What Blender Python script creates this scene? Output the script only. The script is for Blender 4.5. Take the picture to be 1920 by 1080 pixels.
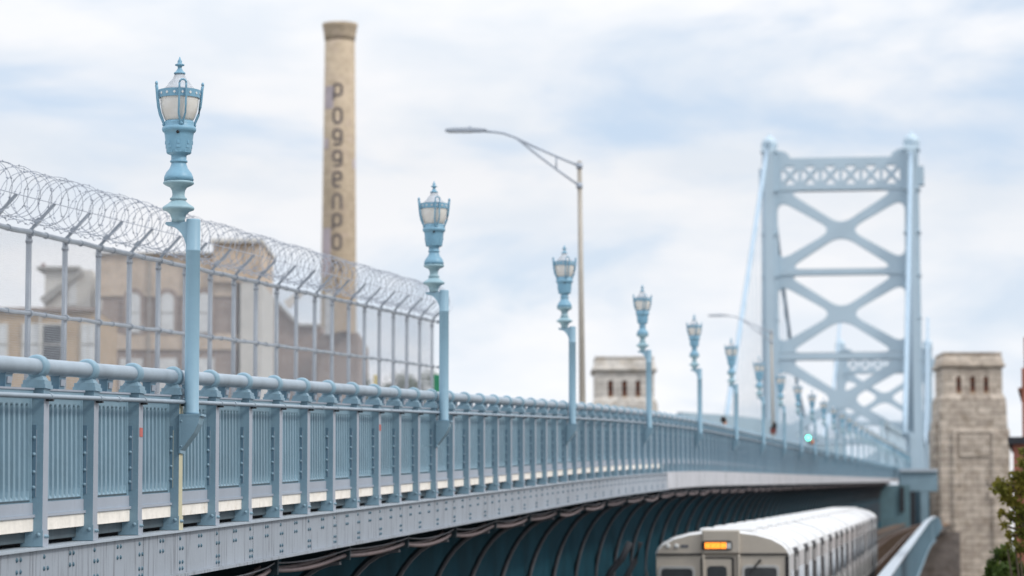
import bpy, math, random
from mathutils import Vector, Matrix
random.seed(7)
SC = bpy.context.scene
COL = SC.collection
for o in list(bpy.data.objects): bpy.data.objects.remove(o)

# ------------------------------------------------------------------ camera, sky, sun, exposure
F = 6000.0; PITCH = math.atan(560/6000); CAMZ = 9.0
cam_d = bpy.data.cameras.new('camera'); cam = bpy.data.objects.new('camera', cam_d); COL.objects.link(cam)
cam.location = (0, 0, CAMZ); cam.rotation_euler = (math.pi/2+PITCH, 0, 0)
cam_d.sensor_width = 36; cam_d.lens = F/1920*36
cam_d.clip_start = 1; cam_d.clip_end = 12000
cam_d.dof.use_dof = True; cam_d.dof.focus_distance = 31.0; cam_d.dof.aperture_fstop = 2.1
SC.camera = cam
SUN_EL = math.radians(42); SUN_AZ = math.radians(118)     # azimuth clockwise from +Y (the view direction)
world = bpy.data.worlds.new('World'); SC.world = world; world.use_nodes = True
def build_world():
    nt = world.node_tree; N = nt.nodes; L = nt.links; N.clear()
    out = N.new('ShaderNodeOutputWorld'); bg = N.new('ShaderNodeBackground'); L.new(bg.outputs[0], out.inputs[0])
    sky = N.new('ShaderNodeTexSky'); sky.sky_type = 'NISHITA'; sky.sun_disc = False
    sky.sun_elevation = SUN_EL; sky.sun_rotation = SUN_AZ
    tc = N.new('ShaderNodeTexCoord')
    mp = N.new('ShaderNodeMapping'); mp.inputs['Scale'].default_value = (1, 1, 2.7); mp.inputs['Location'].default_value = (0.32, 0.0, 0.11)
    L.new(tc.outputs['Generated'], mp.inputs[0])
    n1 = N.new('ShaderNodeTexNoise'); n1.inputs['Scale'].default_value = 9.0; n1.inputs['Detail'].default_value = 7; n1.inputs['Roughness'].default_value = .52
    n1.inputs['Distortion'].default_value = .35
    L.new(mp.outputs[0], n1.inputs['Vector'])
    cr = N.new('ShaderNodeValToRGB'); cr.color_ramp.interpolation = 'EASE'
    cr.color_ramp.elements[0].position = .30; cr.color_ramp.elements[1].position = .52
    L.new(n1.outputs['Fac'], cr.inputs[0])
    n2 = N.new('ShaderNodeTexNoise'); n2.inputs['Scale'].default_value = 17; n2.inputs['Detail'].default_value = 6; n2.inputs['Roughness'].default_value = .5
    L.new(mp.outputs[0], n2.inputs['Vector'])
    c2 = N.new('ShaderNodeValToRGB'); e = c2.color_ramp.elements
    e[0].position = .36; e[0].color = (6.5, 6.95, 7.55, 1); e[1].position = .58; e[1].color = (7.55, 7.65, 7.9, 1)
    L.new(n2.outputs['Fac'], c2.inputs[0])
    # overcast layer grows brighter towards the zenith
    sp = N.new('ShaderNodeSeparateXYZ'); L.new(tc.outputs['Generated'], sp.inputs[0])
    mx = N.new('ShaderNodeMath'); mx.operation = 'MAXIMUM'; mx.inputs[1].default_value = 0; L.new(sp.outputs['Z'], mx.inputs[0])
    rp_ = N.new('ShaderNodeValToRGB'); L.new(mx.outputs[0], rp_.inputs[0]); er = rp_.color_ramp.elements
    er[0].position = 0; er[0].color = (.375, .375, .375, 1); er[1].position = 1; er[1].color = (.80, .80, .80, 1)
    e3 = er.new(.13); e3.color = (.318, .318, .318, 1)
    ma = N.new('ShaderNodeMath'); ma.operation = 'MULTIPLY'; ma.inputs[1].default_value = 3; L.new(rp_.outputs[0], ma.inputs[0])
    vm = N.new('ShaderNodeVectorMath'); vm.operation = 'SCALE'; L.new(c2.outputs[0], vm.inputs[0]); L.new(ma.outputs[0], vm.inputs['Scale'])
    tint = N.new('ShaderNodeMix'); tint.data_type = 'RGBA'; tint.blend_type = 'MIX'; tint.inputs[0].default_value = .8
    L.new(sky.outputs[0], tint.inputs[6]); tint.inputs[7].default_value = (5.2, 6.2, 7.6, 1)
    mix = N.new('ShaderNodeMix'); mix.data_type = 'RGBA'
    L.new(cr.outputs[0], mix.inputs[0]); L.new(tint.outputs[2], mix.inputs[6]); L.new(vm.outputs[0], mix.inputs[7])
    L.new(mix.outputs[2], bg.inputs['Color']); bg.inputs['Strength'].default_value = .1
build_world()
sl = bpy.data.lights.new('sun', 'SUN'); sl.energy = 1.3; sl.angle = math.radians(9); sl.color = (1, .94, .86)
sun = bpy.data.objects.new('sun', sl); COL.objects.link(sun)
sd = Vector((math.sin(SUN_AZ)*math.cos(SUN_EL), math.cos(SUN_AZ)*math.cos(SUN_EL), math.sin(SUN_EL)))
sun.rotation_euler = sd.to_track_quat('Z', 'Y').to_euler(); sun.location = (60, -60, 120)
SC.view_settings.view_transform = 'Standard'; SC.view_settings.look = 'None'; SC.view_settings.exposure = 0.33; SC.view_settings.gamma = 1
SC.view_settings.use_curve_mapping = False

# ------------------------------------------------------------------ coordinates
CP, SP = math.cos(PITCH), math.sin(PITCH)
def ray(px, py):
    u = (px-960)/F; v = (540-py)/F
    return Vector((u, CP - v*SP, SP + v*CP))
def P(px, py, D):
    r = ray(px, py); return Vector((r.x/r.y*D, D, CAMZ + r.z/r.y*D))
TX = ray(1786, 860).x/ray(1786, 860).y
TH = math.atan(TX); CT, ST = math.cos(TH), math.sin(TH)
RT = Vector((CT, -ST, 0)); AL = Vector((ST, CT, 0))
S1 = ray(1786, 814).z/ray(1786, 814).y; S2 = ray(1786, 901).z/ray(1786, 901).y; S3 = ray(1786, 915).z/ray(1786, 915).y
K = 1.633; OR = 28450*K/F
def zprof(D):
    a = S1*D - .955; b = S2*D + .276
    k = .3; h = max(k-abs(a-b), 0)/k
    return CAMZ + min(a, b) - h*h*k*.25
def slope(D): return (zprof(D+.5)-zprof(D-.5))
def bp(D, o, u=0): return Vector((TX*D-o, D, zprof(D)+u))
def rp(D, r, u):                                  # point on the railing frame: r outboard (right), u up
    return bp(D, OR, u) + RT*r
def ztrack(D): return CAMZ + S3*D - 4.53
def tp(D, o, u=0):
    b = max(D-285, 0)/110; return Vector((TX*D-o+1.5*b*b, D, ztrack(D)+u))

# ------------------------------------------------------------------ mesh building
class MB:
    def __init__(s): s.v = []; s.f = []; s.m = []; s.sm = []
    def add(s, vs, fs, m=0, smooth=False, T=None):
        b = len(s.v)
        for p in vs:
            p = Vector(p)
            s.v.append(tuple(T @ p if T else p))
        for f in fs: s.f.append([b+i for i in f]); s.m.append(m); s.sm.append(smooth)
    def box(s, a, b, m=0, T=None, mr=None):
        x0, y0, z0 = a; x1, y1, z1 = b
        vs = [(x0,y0,z0),(x1,y0,z0),(x1,y1,z0),(x0,y1,z0),(x0,y0,z1),(x1,y0,z1),(x1,y1,z1),(x0,y1,z1)]
        fs = [(0,3,2,1),(4,5,6,7),(0,1,5,4),(1,2,6,5),(2,3,7,6),(3,0,4,7)]
        s.add(vs, fs, m, False, T)
        if mr is not None: s.m[-3] = mr            # the +x (outboard) face
    def tbox(s, z0, a0, z1, a1, m=0, T=None):       # tapered box; a = (x0,x1,y0,y1)
        vs = [(a0[0],a0[2],z0),(a0[1],a0[2],z0),(a0[1],a0[3],z0),(a0[0],a0[3],z0),(a1[0],a1[2],z1),(a1[1],a1[2],z1),(a1[1],a1[3],z1),(a1[0],a1[3],z1)]
        s.add(vs, [(0,3,2,1),(4,5,6,7),(0,1,5,4),(1,2,6,5),(2,3,7,6),(3,0,4,7)], m, False, T)
    def bar(s, p, q, w, h, m=0, up=(0,0,1)):
        p = Vector(p); q = Vector(q); d = (q-p).normalized(); r = d.cross(Vector(up))
        if r.length < 1e-4: r = d.cross(Vector((1,0,0)))
        r.normalize(); t = r.cross(d)
        vs = [e + r*(w/2*a) + t*(h/2*b) for e in (p, q) for a, b in ((-1,-1),(1,-1),(1,1),(-1,1))]
        s.add(vs, [(3,2,1,0),(4,5,6,7),(0,1,5,4),(1,2,6,5),(2,3,7,6),(3,0,4,7)], m)
    def tube(s, pts, r, n=8, m=0, caps=True):
        pts = [Vector(p) for p in pts]; rs = r if isinstance(r, (list, tuple)) else [r]*len(pts)
        vs = []; fs = []
        for i, p in enumerate(pts):
            d = (pts[min(i+1, len(pts)-1)] - pts[max(i-1, 0)]).normalized()
            a = Vector((0,0,1)) if abs(d.z) < .95 else Vector((1,0,0))
            x = d.cross(a).normalized(); y = x.cross(d)
            for k in range(n):
                t = 2*math.pi*k/n; vs.append(p + (x*math.cos(t) + y*math.sin(t))*rs[i])
        for i in range(len(pts)-1):
            for k in range(n):
                k2 = (k+1) % n; fs.append((i*n+k, i*n+k2, (i+1)*n+k2, (i+1)*n+k))
        s.add(vs, fs, m, True)
        if caps:
            b = len(s.v)-len(vs); s.f.append([b+k for k in range(n)][::-1]); s.f.append([b+(len(pts)-1)*n+k for k in range(n)])
            s.m += [m, m]; s.sm += [False, False]
    def lathe(s, prof, n=24, m=0, T=None, c=(0,0), smooth=True):
        vs = []; fs = []
        for r, z in prof:
            for k in range(n):
                t = 2*math.pi*k/n; vs.append((c[0]+r*math.cos(t), c[1]+r*math.sin(t), z))
        for i in range(len(prof)-1):
            for k in range(n):
                k2 = (k+1) % n; fs.append((i*n+k, i*n+k2, (i+1)*n+k2, (i+1)*n+k))
        fs.append(list(range(n))[::-1]); fs.append([(len(prof)-1)*n+k for k in range(n)])
        s.add(vs, fs, m, smooth, T)
    def prism(s, poly, d0, d1, m=0, T=None, axis='y', side=None):
        n = len(poly)
        def at(a, b, d): return (a, d, b) if axis == 'y' else ((d, a, b) if axis == 'x' else (a, b, d))
        vs = [at(a, b, d0) for a, b in poly] + [at(a, b, d1) for a, b in poly]
        s.add(vs, [list(range(n)), list(range(2*n-1, n-1, -1))], m, False, T)
        b0 = len(s.v)-2*n
        for i in range(n):
            j = (i+1) % n; s.f.append([b0+j, b0+i, b0+n+i, b0+n+j]); s.m.append(m if side is None else side); s.sm.append(False)
    def dome(s, c, d, r, m=0, n=7, h=.75):           # rivet head on a plane with normal d
        d = Vector(d).normalized(); a = Vector((0,0,1)) if abs(d.z) < .9 else Vector((1,0,0))
        x = d.cross(a).normalized(); y = x.cross(d); c = Vector(c); vs = []; fs = []
        for rr, hh in ((1, 0), (.78, .6)):
            for k in range(n):
                t = 2*math.pi*k/n; vs.append(c + (x*math.cos(t)+y*math.sin(t))*r*rr + d*(r*h*hh))
        vs.append(c + d*r*h)
        for k in range(n):
            k2 = (k+1) % n; fs.append((k, k2, n+k2, n+k)); fs.append((n+k, n+k2, 2*n))
        s.add(vs, fs, m, True)
    def sweep(s, prof, Ds, pos, mats=None, closed=True, smooth=False):
        n = len(prof); vs = [pos(D, r, u) for D in Ds for r, u in prof]; b = len(s.v)
        s.v += [tuple(p) for p in vs]; e = n if closed else n-1
        for i in range(len(Ds)-1):
            for k in range(e):
                k2 = (k+1) % n
                s.f.append([b+i*n+k, b+i*n+k2, b+(i+1)*n+k2, b+(i+1)*n+k]); s.m.append(mats[k] if mats else 0); s.sm.append(smooth)
        if closed:
            s.f.append([b+k for k in range(n)][::-1]); s.f.append([b+(len(Ds)-1)*n+k for k in range(n)])
            s.m += [mats[0] if mats else 0]*2; s.sm += [False]*2
    def mesh(s, name, mats):
        me = bpy.data.meshes.new(name); me.from_pydata(s.v, [], s.f); me.update()
        for m in (mats if isinstance(mats, (list, tuple)) else [mats]): me.materials.append(m)
        me.polygons.foreach_set('material_index', s.m); me.polygons.foreach_set('use_smooth', s.sm)
        import bmesh
        bm = bmesh.new(); bm.from_mesh(me); bmesh.ops.recalc_face_normals(bm, faces=bm.faces); bm.to_mesh(me); bm.free()
        return me
    def build(s, name, mats, parent=None, bevel=0):
        o = bpy.data.objects.new(name, s.mesh(name, mats)); COL.objects.link(o)
        if parent: o.parent = parent
        if bevel:
            b = o.modifiers.new('bevel', 'BEVEL'); b.width = bevel; b.segments = 2; b.limit_method = 'ANGLE'; b.angle_limit = .6
        return o
def tag(o, label=None, cat=None, group=None, kind=None):
    if label: o['label'] = label
    if cat: o['category'] = cat
    if group: o['group'] = group
    if kind: o['kind'] = kind
    return o
def thing(name, label, cat, M=None, group=None):
    o = bpy.data.objects.new(name, None); COL.objects.link(o); o.empty_display_size = .2
    if M is not None: o.matrix_world = M
    return tag(o, label, cat, group)
def place(me, name, parent, M=None):
    o = bpy.data.objects.new(name, me); COL.objects.link(o); o.parent = parent
    if M is not None: o.matrix_local = M
    return o
def copy_tree(o, parent=None):
    c = o.copy(); COL.objects.link(c); c.parent = parent
    for ch in list(o.children): copy_tree(ch, c)
    return c
def frame(p, pitch=0): return Matrix.Translation(p) @ Matrix.Rotation(-TH, 4, 'Z') @ Matrix.Rotation(pitch, 4, 'X')
def curve_mesh(name, splines, ext, mats, T=None):    # flat outline with holes, given a thickness; lies in local XZ
    cu = bpy.data.curves.new(name, 'CURVE'); cu.dimensions = '2D'; cu.fill_mode = 'BOTH'; cu.extrude = ext
    for pts in splines:
        sp = cu.splines.new('POLY'); sp.points.add(len(pts)-1)
        for i, p in enumerate(pts): sp.points[i].co = (p[0], p[1], 0, 1)
        sp.use_cyclic_u = True
    return obj_to_mesh(cu, name, mats, (T or Matrix.Identity(4)) @ Matrix.Rotation(math.pi/2, 4, 'X'))
def obj_to_mesh(data, name, mats, T):
    o = bpy.data.objects.new('temp', data); COL.objects.link(o)
    dg = bpy.context.evaluated_depsgraph_get(); dg.update()
    me = bpy.data.meshes.new_from_object(o.evaluated_get(dg)); me.name = name
    bpy.data.objects.remove(o); me.transform(T); me.materials.clear()
    for m in (mats if isinstance(mats, (list, tuple)) else [mats]): me.materials.append(m)
    return me
def rounded(poly, t, n=5):
    out = []
    for i, p in enumerate(poly):
        p = Vector(p); a = Vector(poly[i-1]); b = Vector(poly[(i+1) % len(poly)])
        ta = min(t, (a-p).length*.45); tb = min(t, (b-p).length*.45)
        p0 = p + (a-p).normalized()*ta; p2 = p + (b-p).normalized()*tb
        for k in range(n+1):
            q = k/n; out.append(tuple(p0*(1-q)**2 + p*2*q*(1-q) + p2*q*q))
    return out

# ------------------------------------------------------------------ materials
def lin(r, g, b):
    f = lambda c: (c/255/12.92 if c/255 <= .04045 else ((c/255+.055)/1.055)**2.4)
    return (f(r), f(g), f(b), 1)
def mat(name, col, rough=.5, metal=0, var=.12, scale=3.0, col2=None, amt=.0, streak=False, bump=0, bscale=40, rnd=0, spec=.4, thresh=.55, rust=0):
    m = bpy.data.materials.new(name); m.use_nodes = True; nt = m.node_tree; N = nt.nodes; L = nt.links
    b = N['Principled BSDF']; b.inputs['Roughness'].default_value = rough; b.inputs['Metallic'].default_value = metal
    b.inputs['Specular IOR Level'].default_value = spec
    tc = N.new('ShaderNodeTexCoord'); n = N.new('ShaderNodeTexNoise'); n.inputs['Scale'].default_value = scale; n.inputs['Detail'].default_value = 6
    n.inputs['Roughness'].default_value = .6; L.new(tc.outputs['Object'], n.inputs['Vector'])
    mr = N.new('ShaderNodeMapRange'); mr.inputs[1].default_value = .3; mr.inputs[2].default_value = .7; mr.inputs[3].default_value = 1-var; mr.inputs[4].default_value = 1+var
    L.new(n.outputs['Fac'], mr.inputs[0]); val = mr.outputs[0]
    if rnd:
        oi = N.new('ShaderNodeObjectInfo'); m2 = N.new('ShaderNodeMapRange'); m2.inputs[3].default_value = 1-rnd; m2.inputs[4].default_value = 1+rnd
        L.new(oi.outputs['Random'], m2.inputs[0]); mm = N.new('ShaderNodeMath'); mm.operation = 'MULTIPLY'; L.new(val, mm.inputs[0]); L.new(m2.outputs[0], mm.inputs[1]); val = mm.outputs[0]
    base = N.new('ShaderNodeRGB'); base.outputs[0].default_value = (*col[:3], 1); src = base.outputs[0]
    if col2 is not None:
        mp = N.new('ShaderNodeMapping'); L.new(tc.outputs['Object'], mp.inputs[0])
        mp.inputs['Scale'].default_value = (9, 9, .6) if streak else (1, 1, 1)
        k = N.new('ShaderNodeTexNoise'); k.inputs['Scale'].default_value = 1.7 if streak else scale*.6; k.inputs['Detail'].default_value = 8; k.inputs['Roughness'].default_value = .65
        L.new(mp.outputs[0], k.inputs['Vector'])
        r = N.new('ShaderNodeMapRange'); r.interpolation_type = 'SMOOTHSTEP'; r.inputs[1].default_value = thresh; r.inputs[2].default_value = thresh+.17; r.inputs[4].default_value = amt
        L.new(k.outputs['Fac'], r.inputs[0])
        mx = N.new('ShaderNodeMix'); mx.data_type = 'RGBA'; L.new(r.outputs[0], mx.inputs[0]); L.new(src, mx.inputs[6]); mx.inputs[7].default_value = (*col2[:3], 1); src = mx.outputs[2]
    if rust:
        k = N.new('ShaderNodeTexNoise'); k.inputs['Scale'].default_value = 5.5; k.inputs['Detail'].default_value = 9; k.inputs['Roughness'].default_value = .72
        mp = N.new('ShaderNodeMapping'); mp.inputs['Scale'].default_value = (1, 1, .45); L.new(tc.outputs['Object'], mp.inputs[0])
        if rnd:
            ad = N.new('ShaderNodeVectorMath'); ad.inputs[1].default_value = (0, 0, 0); sc_ = N.new('ShaderNodeMath'); sc_.operation = 'MULTIPLY'; sc_.inputs[1].default_value = 37
            L.new(oi.outputs['Random'], sc_.inputs[0]); L.new(mp.outputs[0], ad.inputs[0]); L.new(sc_.outputs[0], ad.inputs[1]); L.new(ad.outputs[0], k.inputs['Vector'])
        else: L.new(mp.outputs[0], k.inputs['Vector'])
        r = N.new('ShaderNodeMapRange'); r.interpolation_type = 'SMOOTHSTEP'; r.inputs[1].default_value = .66; r.inputs[2].default_value = .76; r.inputs[4].default_value = rust; L.new(k.outputs['Fac'], r.inputs[0])
        mx = N.new('ShaderNodeMix'); mx.data_type = 'RGBA'; L.new(r.outputs[0], mx.inputs[0]); L.new(src, mx.inputs[6]); mx.inputs[7].default_value = (.20, .125, .07, 1); src = mx.outputs[2]
    vm = N.new('ShaderNodeVectorMath'); vm.operation = 'SCALE'; L.new(src, vm.inputs[0]); L.new(val, vm.inputs['Scale'])
    L.new(vm.outputs[0], b.inputs['Base Color'])
    if bump:
        bn = N.new('ShaderNodeTexNoise'); bn.inputs['Scale'].default_value = bscale; bn.inputs['Detail'].default_value = 4; L.new(tc.outputs['Object'], bn.inputs['Vector'])
        bu = N.new('ShaderNodeBump'); bu.inputs['Strength'].default_value = bump; bu.inputs['Distance'].default_value = .02; L.new(bn.outputs['Fac'], bu.inputs['Height']); L.new(bu.outputs[0], b.inputs['Normal'])
    return m
def masonry(name, col, col2, mortar, bw, bh, var=.18, stain=None, scale=.4):
    m = mat(name, col, .85, 0, .24 if 'granite' in name else .14, 1.1, stain, .55 if stain else 0, False, .3, 14, 0, .2, .5)
    nt = m.node_tree; N = nt.nodes; L = nt.links; b = N['Principled BSDF']
    tc = [n for n in N if n.type == 'TEX_COORD'][0]; sp = N.new('ShaderNodeSeparateXYZ'); L.new(tc.outputs['Object'], sp.inputs[0])
    ad = N.new('ShaderNodeMath'); L.new(sp.outputs['X'], ad.inputs[0]); L.new(sp.outputs['Y'], ad.inputs[1])
    cb = N.new('ShaderNodeCombineXYZ'); L.new(ad.outputs[0], cb.inputs[0]); L.new(sp.outputs['Z'], cb.inputs[1])
    bt = N.new('ShaderNodeTexBrick'); bt.inputs['Scale'].default_value = 1; bt.inputs['Brick Width'].default_value = bw; bt.inputs['Row Height'].default_value = bh
    bt.inputs['Mortar Size'].default_value = bh*.05; bt.inputs['Mortar Smooth'].default_value = .3
    one = lambda c: (c[0]/col[0], c[1]/col[1], c[2]/col[2], 1)
    bt.inputs['Color1'].default_value = (1, 1, 1, 1); bt.inputs['Color2'].default_value = one(col2); bt.inputs['Mortar'].default_value = one(mortar)
    L.new(cb.outputs[0], bt.inputs['Vector'])
    src = b.inputs['Base Color'].links[0].from_socket
    mu = N.new('ShaderNodeVectorMath'); mu.operation = 'MULTIPLY'; L.new(src, mu.inputs[0]); L.new(bt.outputs['Color'], mu.inputs[1]); L.new(mu.outputs[0], b.inputs['Base Color'])
    return m
def emit(name, col, st):
    m = bpy.data.materials.new(name); m.use_nodes = True; b = m.node_tree.nodes['Principled BSDF']
    b.inputs['Base Color'].default_value = (*col, 1); b.inputs['Emission Color'].default_value = (*col, 1); b.inputs['Emission Strength'].default_value = st
    return m
def glass(name, col, tr, rough=.15, tl=.2):
    m = bpy.data.materials.new(name); m.use_nodes = True; nt = m.node_tree; N = nt.nodes; L = nt.links; N.remove(N['Principled BSDF'])
    out = N['Material Output']; a = N.new('ShaderNodeBsdfDiffuse'); t = N.new('ShaderNodeBsdfTranslucent'); g = N.new('ShaderNodeBsdfGlossy'); g.inputs['Roughness'].default_value = rough
    tp_ = N.new('ShaderNodeBsdfTransparent'); tp_.inputs[0].default_value = (.95, .96, .98, 1)
    tc = N.new('ShaderNodeTexCoord'); n = N.new('ShaderNodeTexNoise'); n.inputs['Scale'].default_value = 9; n.inputs['Detail'].default_value = 5; L.new(tc.outputs['Object'], n.inputs['Vector'])
    cr = N.new('ShaderNodeValToRGB'); cr.color_ramp.elements[0].position = .3; cr.color_ramp.elements[1].position = .7
    cr.color_ramp.elements[0].color = (col[0]*.90, col[1]*.88, col[2]*.84, 1); cr.color_ramp.elements[1].color = (*col, 1); L.new(n.outputs['Fac'], cr.inputs[0])
    L.new(cr.outputs[0], a.inputs[0]); L.new(cr.outputs[0], t.inputs[0])
    m1 = N.new('ShaderNodeMixShader'); m1.inputs[0].default_value = tl; L.new(a.outputs[0], m1.inputs[1]); L.new(t.outputs[0], m1.inputs[2])
    m2 = N.new('ShaderNodeMixShader'); m2.inputs[0].default_value = tr; L.new(m1.outputs[0], m2.inputs[1]); L.new(tp_.outputs[0], m2.inputs[2])
    fr = N.new('ShaderNodeFresnel'); fr.inputs[0].default_value = 1.45
    m3 = N.new('ShaderNodeMixShader'); L.new(fr.outputs[0], m3.inputs[0]); L.new(m2.outputs[0], m3.inputs[1]); L.new(g.outputs[0], m3.inputs[2]); L.new(m3.outputs[0], out.inputs[0])
    return m
M = {}
M['blue'] = mat('blue_paint', (.19, .30, .375), .5, 0, .12, 2.2, (.145, .22, .265), .5, True, .12, 60, .07, rust=.8)
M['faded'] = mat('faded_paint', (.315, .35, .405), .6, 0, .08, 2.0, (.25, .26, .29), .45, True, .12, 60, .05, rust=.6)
M['cream'] = mat('faded_cream_paint', (.50, .47, .33), .6, 0, .10, 3, (.42, .33, .16), .5, True)
M['tube'] = mat('rail_tube_paint', (.27, .33, .385), .5, 0, .14, 2.5, (.20, .25, .29), .5, False, .1, 50, rust=.6)
M['lamp'] = mat('lamp_blue_paint', (.175, .345, .465), .42, 0, .08, 4, (.15, .28, .36), .45, True, .06, 40, .04, rust=.35)
M['pole'] = mat('lamp_pole_paint', (.225, .365, .46), .45, 0, .07, 2, (.20, .31, .37), .5, True, .05, 40, .04, rust=.35)
M['stem'] = mat('lamp_stem_paint', (.26, .40, .46), .5, 0, .1, 5, (.40, .30, .16), .55, False, .06, 40, .04, .4, .60)
M['girder'] = mat('girder_paint', (.30, .335, .38), .6, 0, .07, 1.2, (.11, .115, .13), .75, True, .1, 30, 0, .3, .50, rust=.7)
M['rivet'] = mat('rivet_paint', (.055, .12, .165), .45)
M['plate'] = mat('splice_paint', (.105, .19, .26), .5)
M['wallblue'] = mat('shaded_wall_paint', (.010, .052, .075), .85, 0, .3, .8, (.012, .020, .024), .7, True, 0, 40, 0, .08)  # wall blue darkened, the shade under the deck put into the colour
M['bluedk'] = mat('deep_blue_paint', (.075, .15, .20), .5, 0, .18, 1.0, (.04, .08, .10), .6, True)
M['endwall'] = mat('stained_end_wall', (.10, .18, .21), .6, 0, .2, .5, (.13, .12, .05), .6, True)
M['stringer'] = mat('dull_stringer_paint', (.06, .085, .10), .7, 0, .2, 2, (.03, .03, .03), .6, True)
M['webdark'] = mat('dark_web_paint', (.010, .026, .036), .7, 0, .3, 2)  # near-black teal for the bracket webs
M['ribedge'] = mat('bracket_edge', (.13, .13, .145), .6, 0, .2, 3, (.08, .055, .05), .6, True)
M['darksteel'] = mat('dark_steel', (.022, .024, .03), .7, 0, .3, 2)  # near-black steel, also the filler sheet that blackens the gap under the railing
M['rib'] = mat('bracket_steel', (.10, .105, .12), .6, 0, .25, 3, (.09, .06, .05), .6, True)
M['cable'] = mat('brown_cable', (.16, .12, .12), .6, 0, .2, 5)
M['black'] = mat('black', (.012, .012, .014), .6)
M['shadow_strip'] = mat('shadow_strip_paint', (.05, .08, .10), .7)  # dark strips along the panel frame, shade put into the paint
M['cream_slab'] = mat('cream_concrete', (.80, .755, .69), .85, 0, .10, 6, (.42, .32, .18), .5, False, .3, 40)
M['fascia'] = mat('stained_concrete', (.43, .435, .46), .8, 0, .14, .8, (.30, .255, .19), .65, True, .2, 12, 0, .2, .53)
M['galv'] = mat('galvanised_steel', (.245, .275, .315), .45, .25, .12, 4, (.19, .205, .225), .5, True, .05, 60, rust=.6)
M['wire'] = mat('galvanised_wire', (.34, .37, .43), .45, .4, .1, 10)
M['mesh'] = mat('fence_wire', (.40, .42, .46), .5, .3, .1, 10)
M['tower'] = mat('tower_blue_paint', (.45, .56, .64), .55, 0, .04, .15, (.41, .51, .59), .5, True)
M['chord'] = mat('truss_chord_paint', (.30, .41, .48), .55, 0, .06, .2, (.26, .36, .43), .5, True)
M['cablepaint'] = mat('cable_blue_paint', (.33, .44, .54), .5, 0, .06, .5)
M['asphalt'] = mat('asphalt', (.05, .05, .052), .9, 0, .2, 2)
M['ground'] = mat('ground', (.09, .085, .075), .95, 0, .25, .05)
M['water'] = mat('water', (.03, .05, .06), .1, 0, .1, .2)
M['stone'] = masonry('granite_blocks', (.56, .485, .41), (.39, .33, .275), (.19, .16, .135), 1.9, .85, stain=(.27, .21, .15))
M['stonepale'] = masonry('pale_granite_blocks', (.60, .565, .52), (.50, .465, .425), (.32, .30, .275), 1.9, .8, stain=(.40, .32, .22))
M['stonedk'] = masonry('shaded_granite', (.20, .17, .155), (.15, .13, .12), (.10, .09, .08), 1.3, .55, stain=(.12, .09, .07))  # darker copy of the pylon stone, the anchorage's shade put into the colour
M['brick_red'] = masonry('red_brick', (.34, .12, .08), (.28, .10, .07), (.30, .24, .20), .22, .075)
M['chimney'] = masonry('buff_brick', (.47, .385, .285), (.41, .33, .24), (.40, .32, .24), .5, .16, stain=(.50, .40, .33))
M['letter'] = mat('letter_paint', (.14, .12, .115), .8, 0, .2, 1)
M['patch'] = mat('lilac_patch', (.46, .40, .42), .8, 0, .15, .8)
M['beige'] = masonry('beige_stucco', (.57, .47, .375), (.54, .44, .35), (.50, .40, .315), .7, .25, stain=(.40, .31, .23))
M['mauve'] = masonry('mauve_brick', (.335, .27, .235), (.30, .24, .21), (.32, .265, .235), .6, .2, stain=(.29, .22, .18))
M['tan'] = masonry('tan_brick', (.47, .36, .25), (.44, .335, .235), (.44, .34, .25), .6, .2)
M['pale'] = mat('pale_render', (.58, .56, .52), .8, 0, .1, .8, (.45, .43, .40), .5, True)
M['roofgrey'] = mat('grey_roof', (.33, .32, .30), .8)
M['pane'] = mat('window_pane', (.62, .63, .63), .12, 0, .12, 1.2, None, 0, False, 0, 40, 0, .8)
M['panedk'] = mat('dark_pane', (.05, .055, .06), .1, 0, .2, 2, None, 0, False, 0, 40, 0, .7)
M['bronze'] = mat('rusty_grille', (.17, .065, .04), .7, 0, .2, 3)
M['rust'] = mat('rust_stain', (.42, .26, .12), .85, 0, .2, 1)
M['steel'] = mat('stainless', (.62, .61, .59), .38, .75, .06, 2, (.50, .48, .45), .5, True, 0, 40, 0, .5)
M['cab'] = mat('satin_cab', (.50, .45, .385), .45, .25, .08, 2, (.40, .36, .32), .5, True, 0, 40, 0, .4)
M['roof'] = mat('train_roof', (.66, .66, .66), .5, .25, .06, 1, (.56, .55, .54), .5, False)
M['rubber'] = mat('black_rubber', (.02, .02, .022), .6)
M['amber'] = emit('amber_display', (1.0, .30, .03), 1.5)
M['mint'] = emit('green_lens', (.10, 1.0, .62), 5)
M['railsteel'] = mat('rusty_rail', (.16, .11, .09), .45, .4, .2, 2)
M['timber'] = mat('weathered_timber', (.13, .09, .065), .9, 0, .3, 3)
M['ballast'] = mat('track_deck', (.10, .085, .075), .95, 0, .3, 3)
M['planks'] = mat('brown_planks', (.20, .125, .075), .85, 0, .25, 3)
M['parapet'] = mat('parapet_blue', (.18, .27, .325), .55, 0, .1, .6, (.13, .19, .23), .5, True)
M['flange'] = mat('flange_pale_blue', (.36, .41, .46), .55, 0, .06, 1)
M['globe'] = glass('frosted_globe', (.90, .88, .84), .06)
M['dome'] = glass('clear_dome', (.60, .645, .71), .25)
M['lightpole'] = mat('weathered_aluminium', (.36, .33, .29), .5, .3, .08, 3)
M['arm'] = mat('arm_aluminium', (.36, .40, .46), .5, .3, .08, 3)
M['signgreen'] = mat('sign_green', (.02, .20, .10), .5)
M['yellow'] = mat('yellow_sign', (.60, .46, .10), .5)
M['red'] = mat('dark_red_paint', (.13, .035, .03), .5)
M['sticker'] = mat('red_sticker', (.45, .10, .08), .5, 0, .2, 60)
M['orange'] = mat('orange_paint', (.60, .20, .06), .5)
M['skin'] = mat('skin', (.45, .27, .20), .5)
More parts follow.
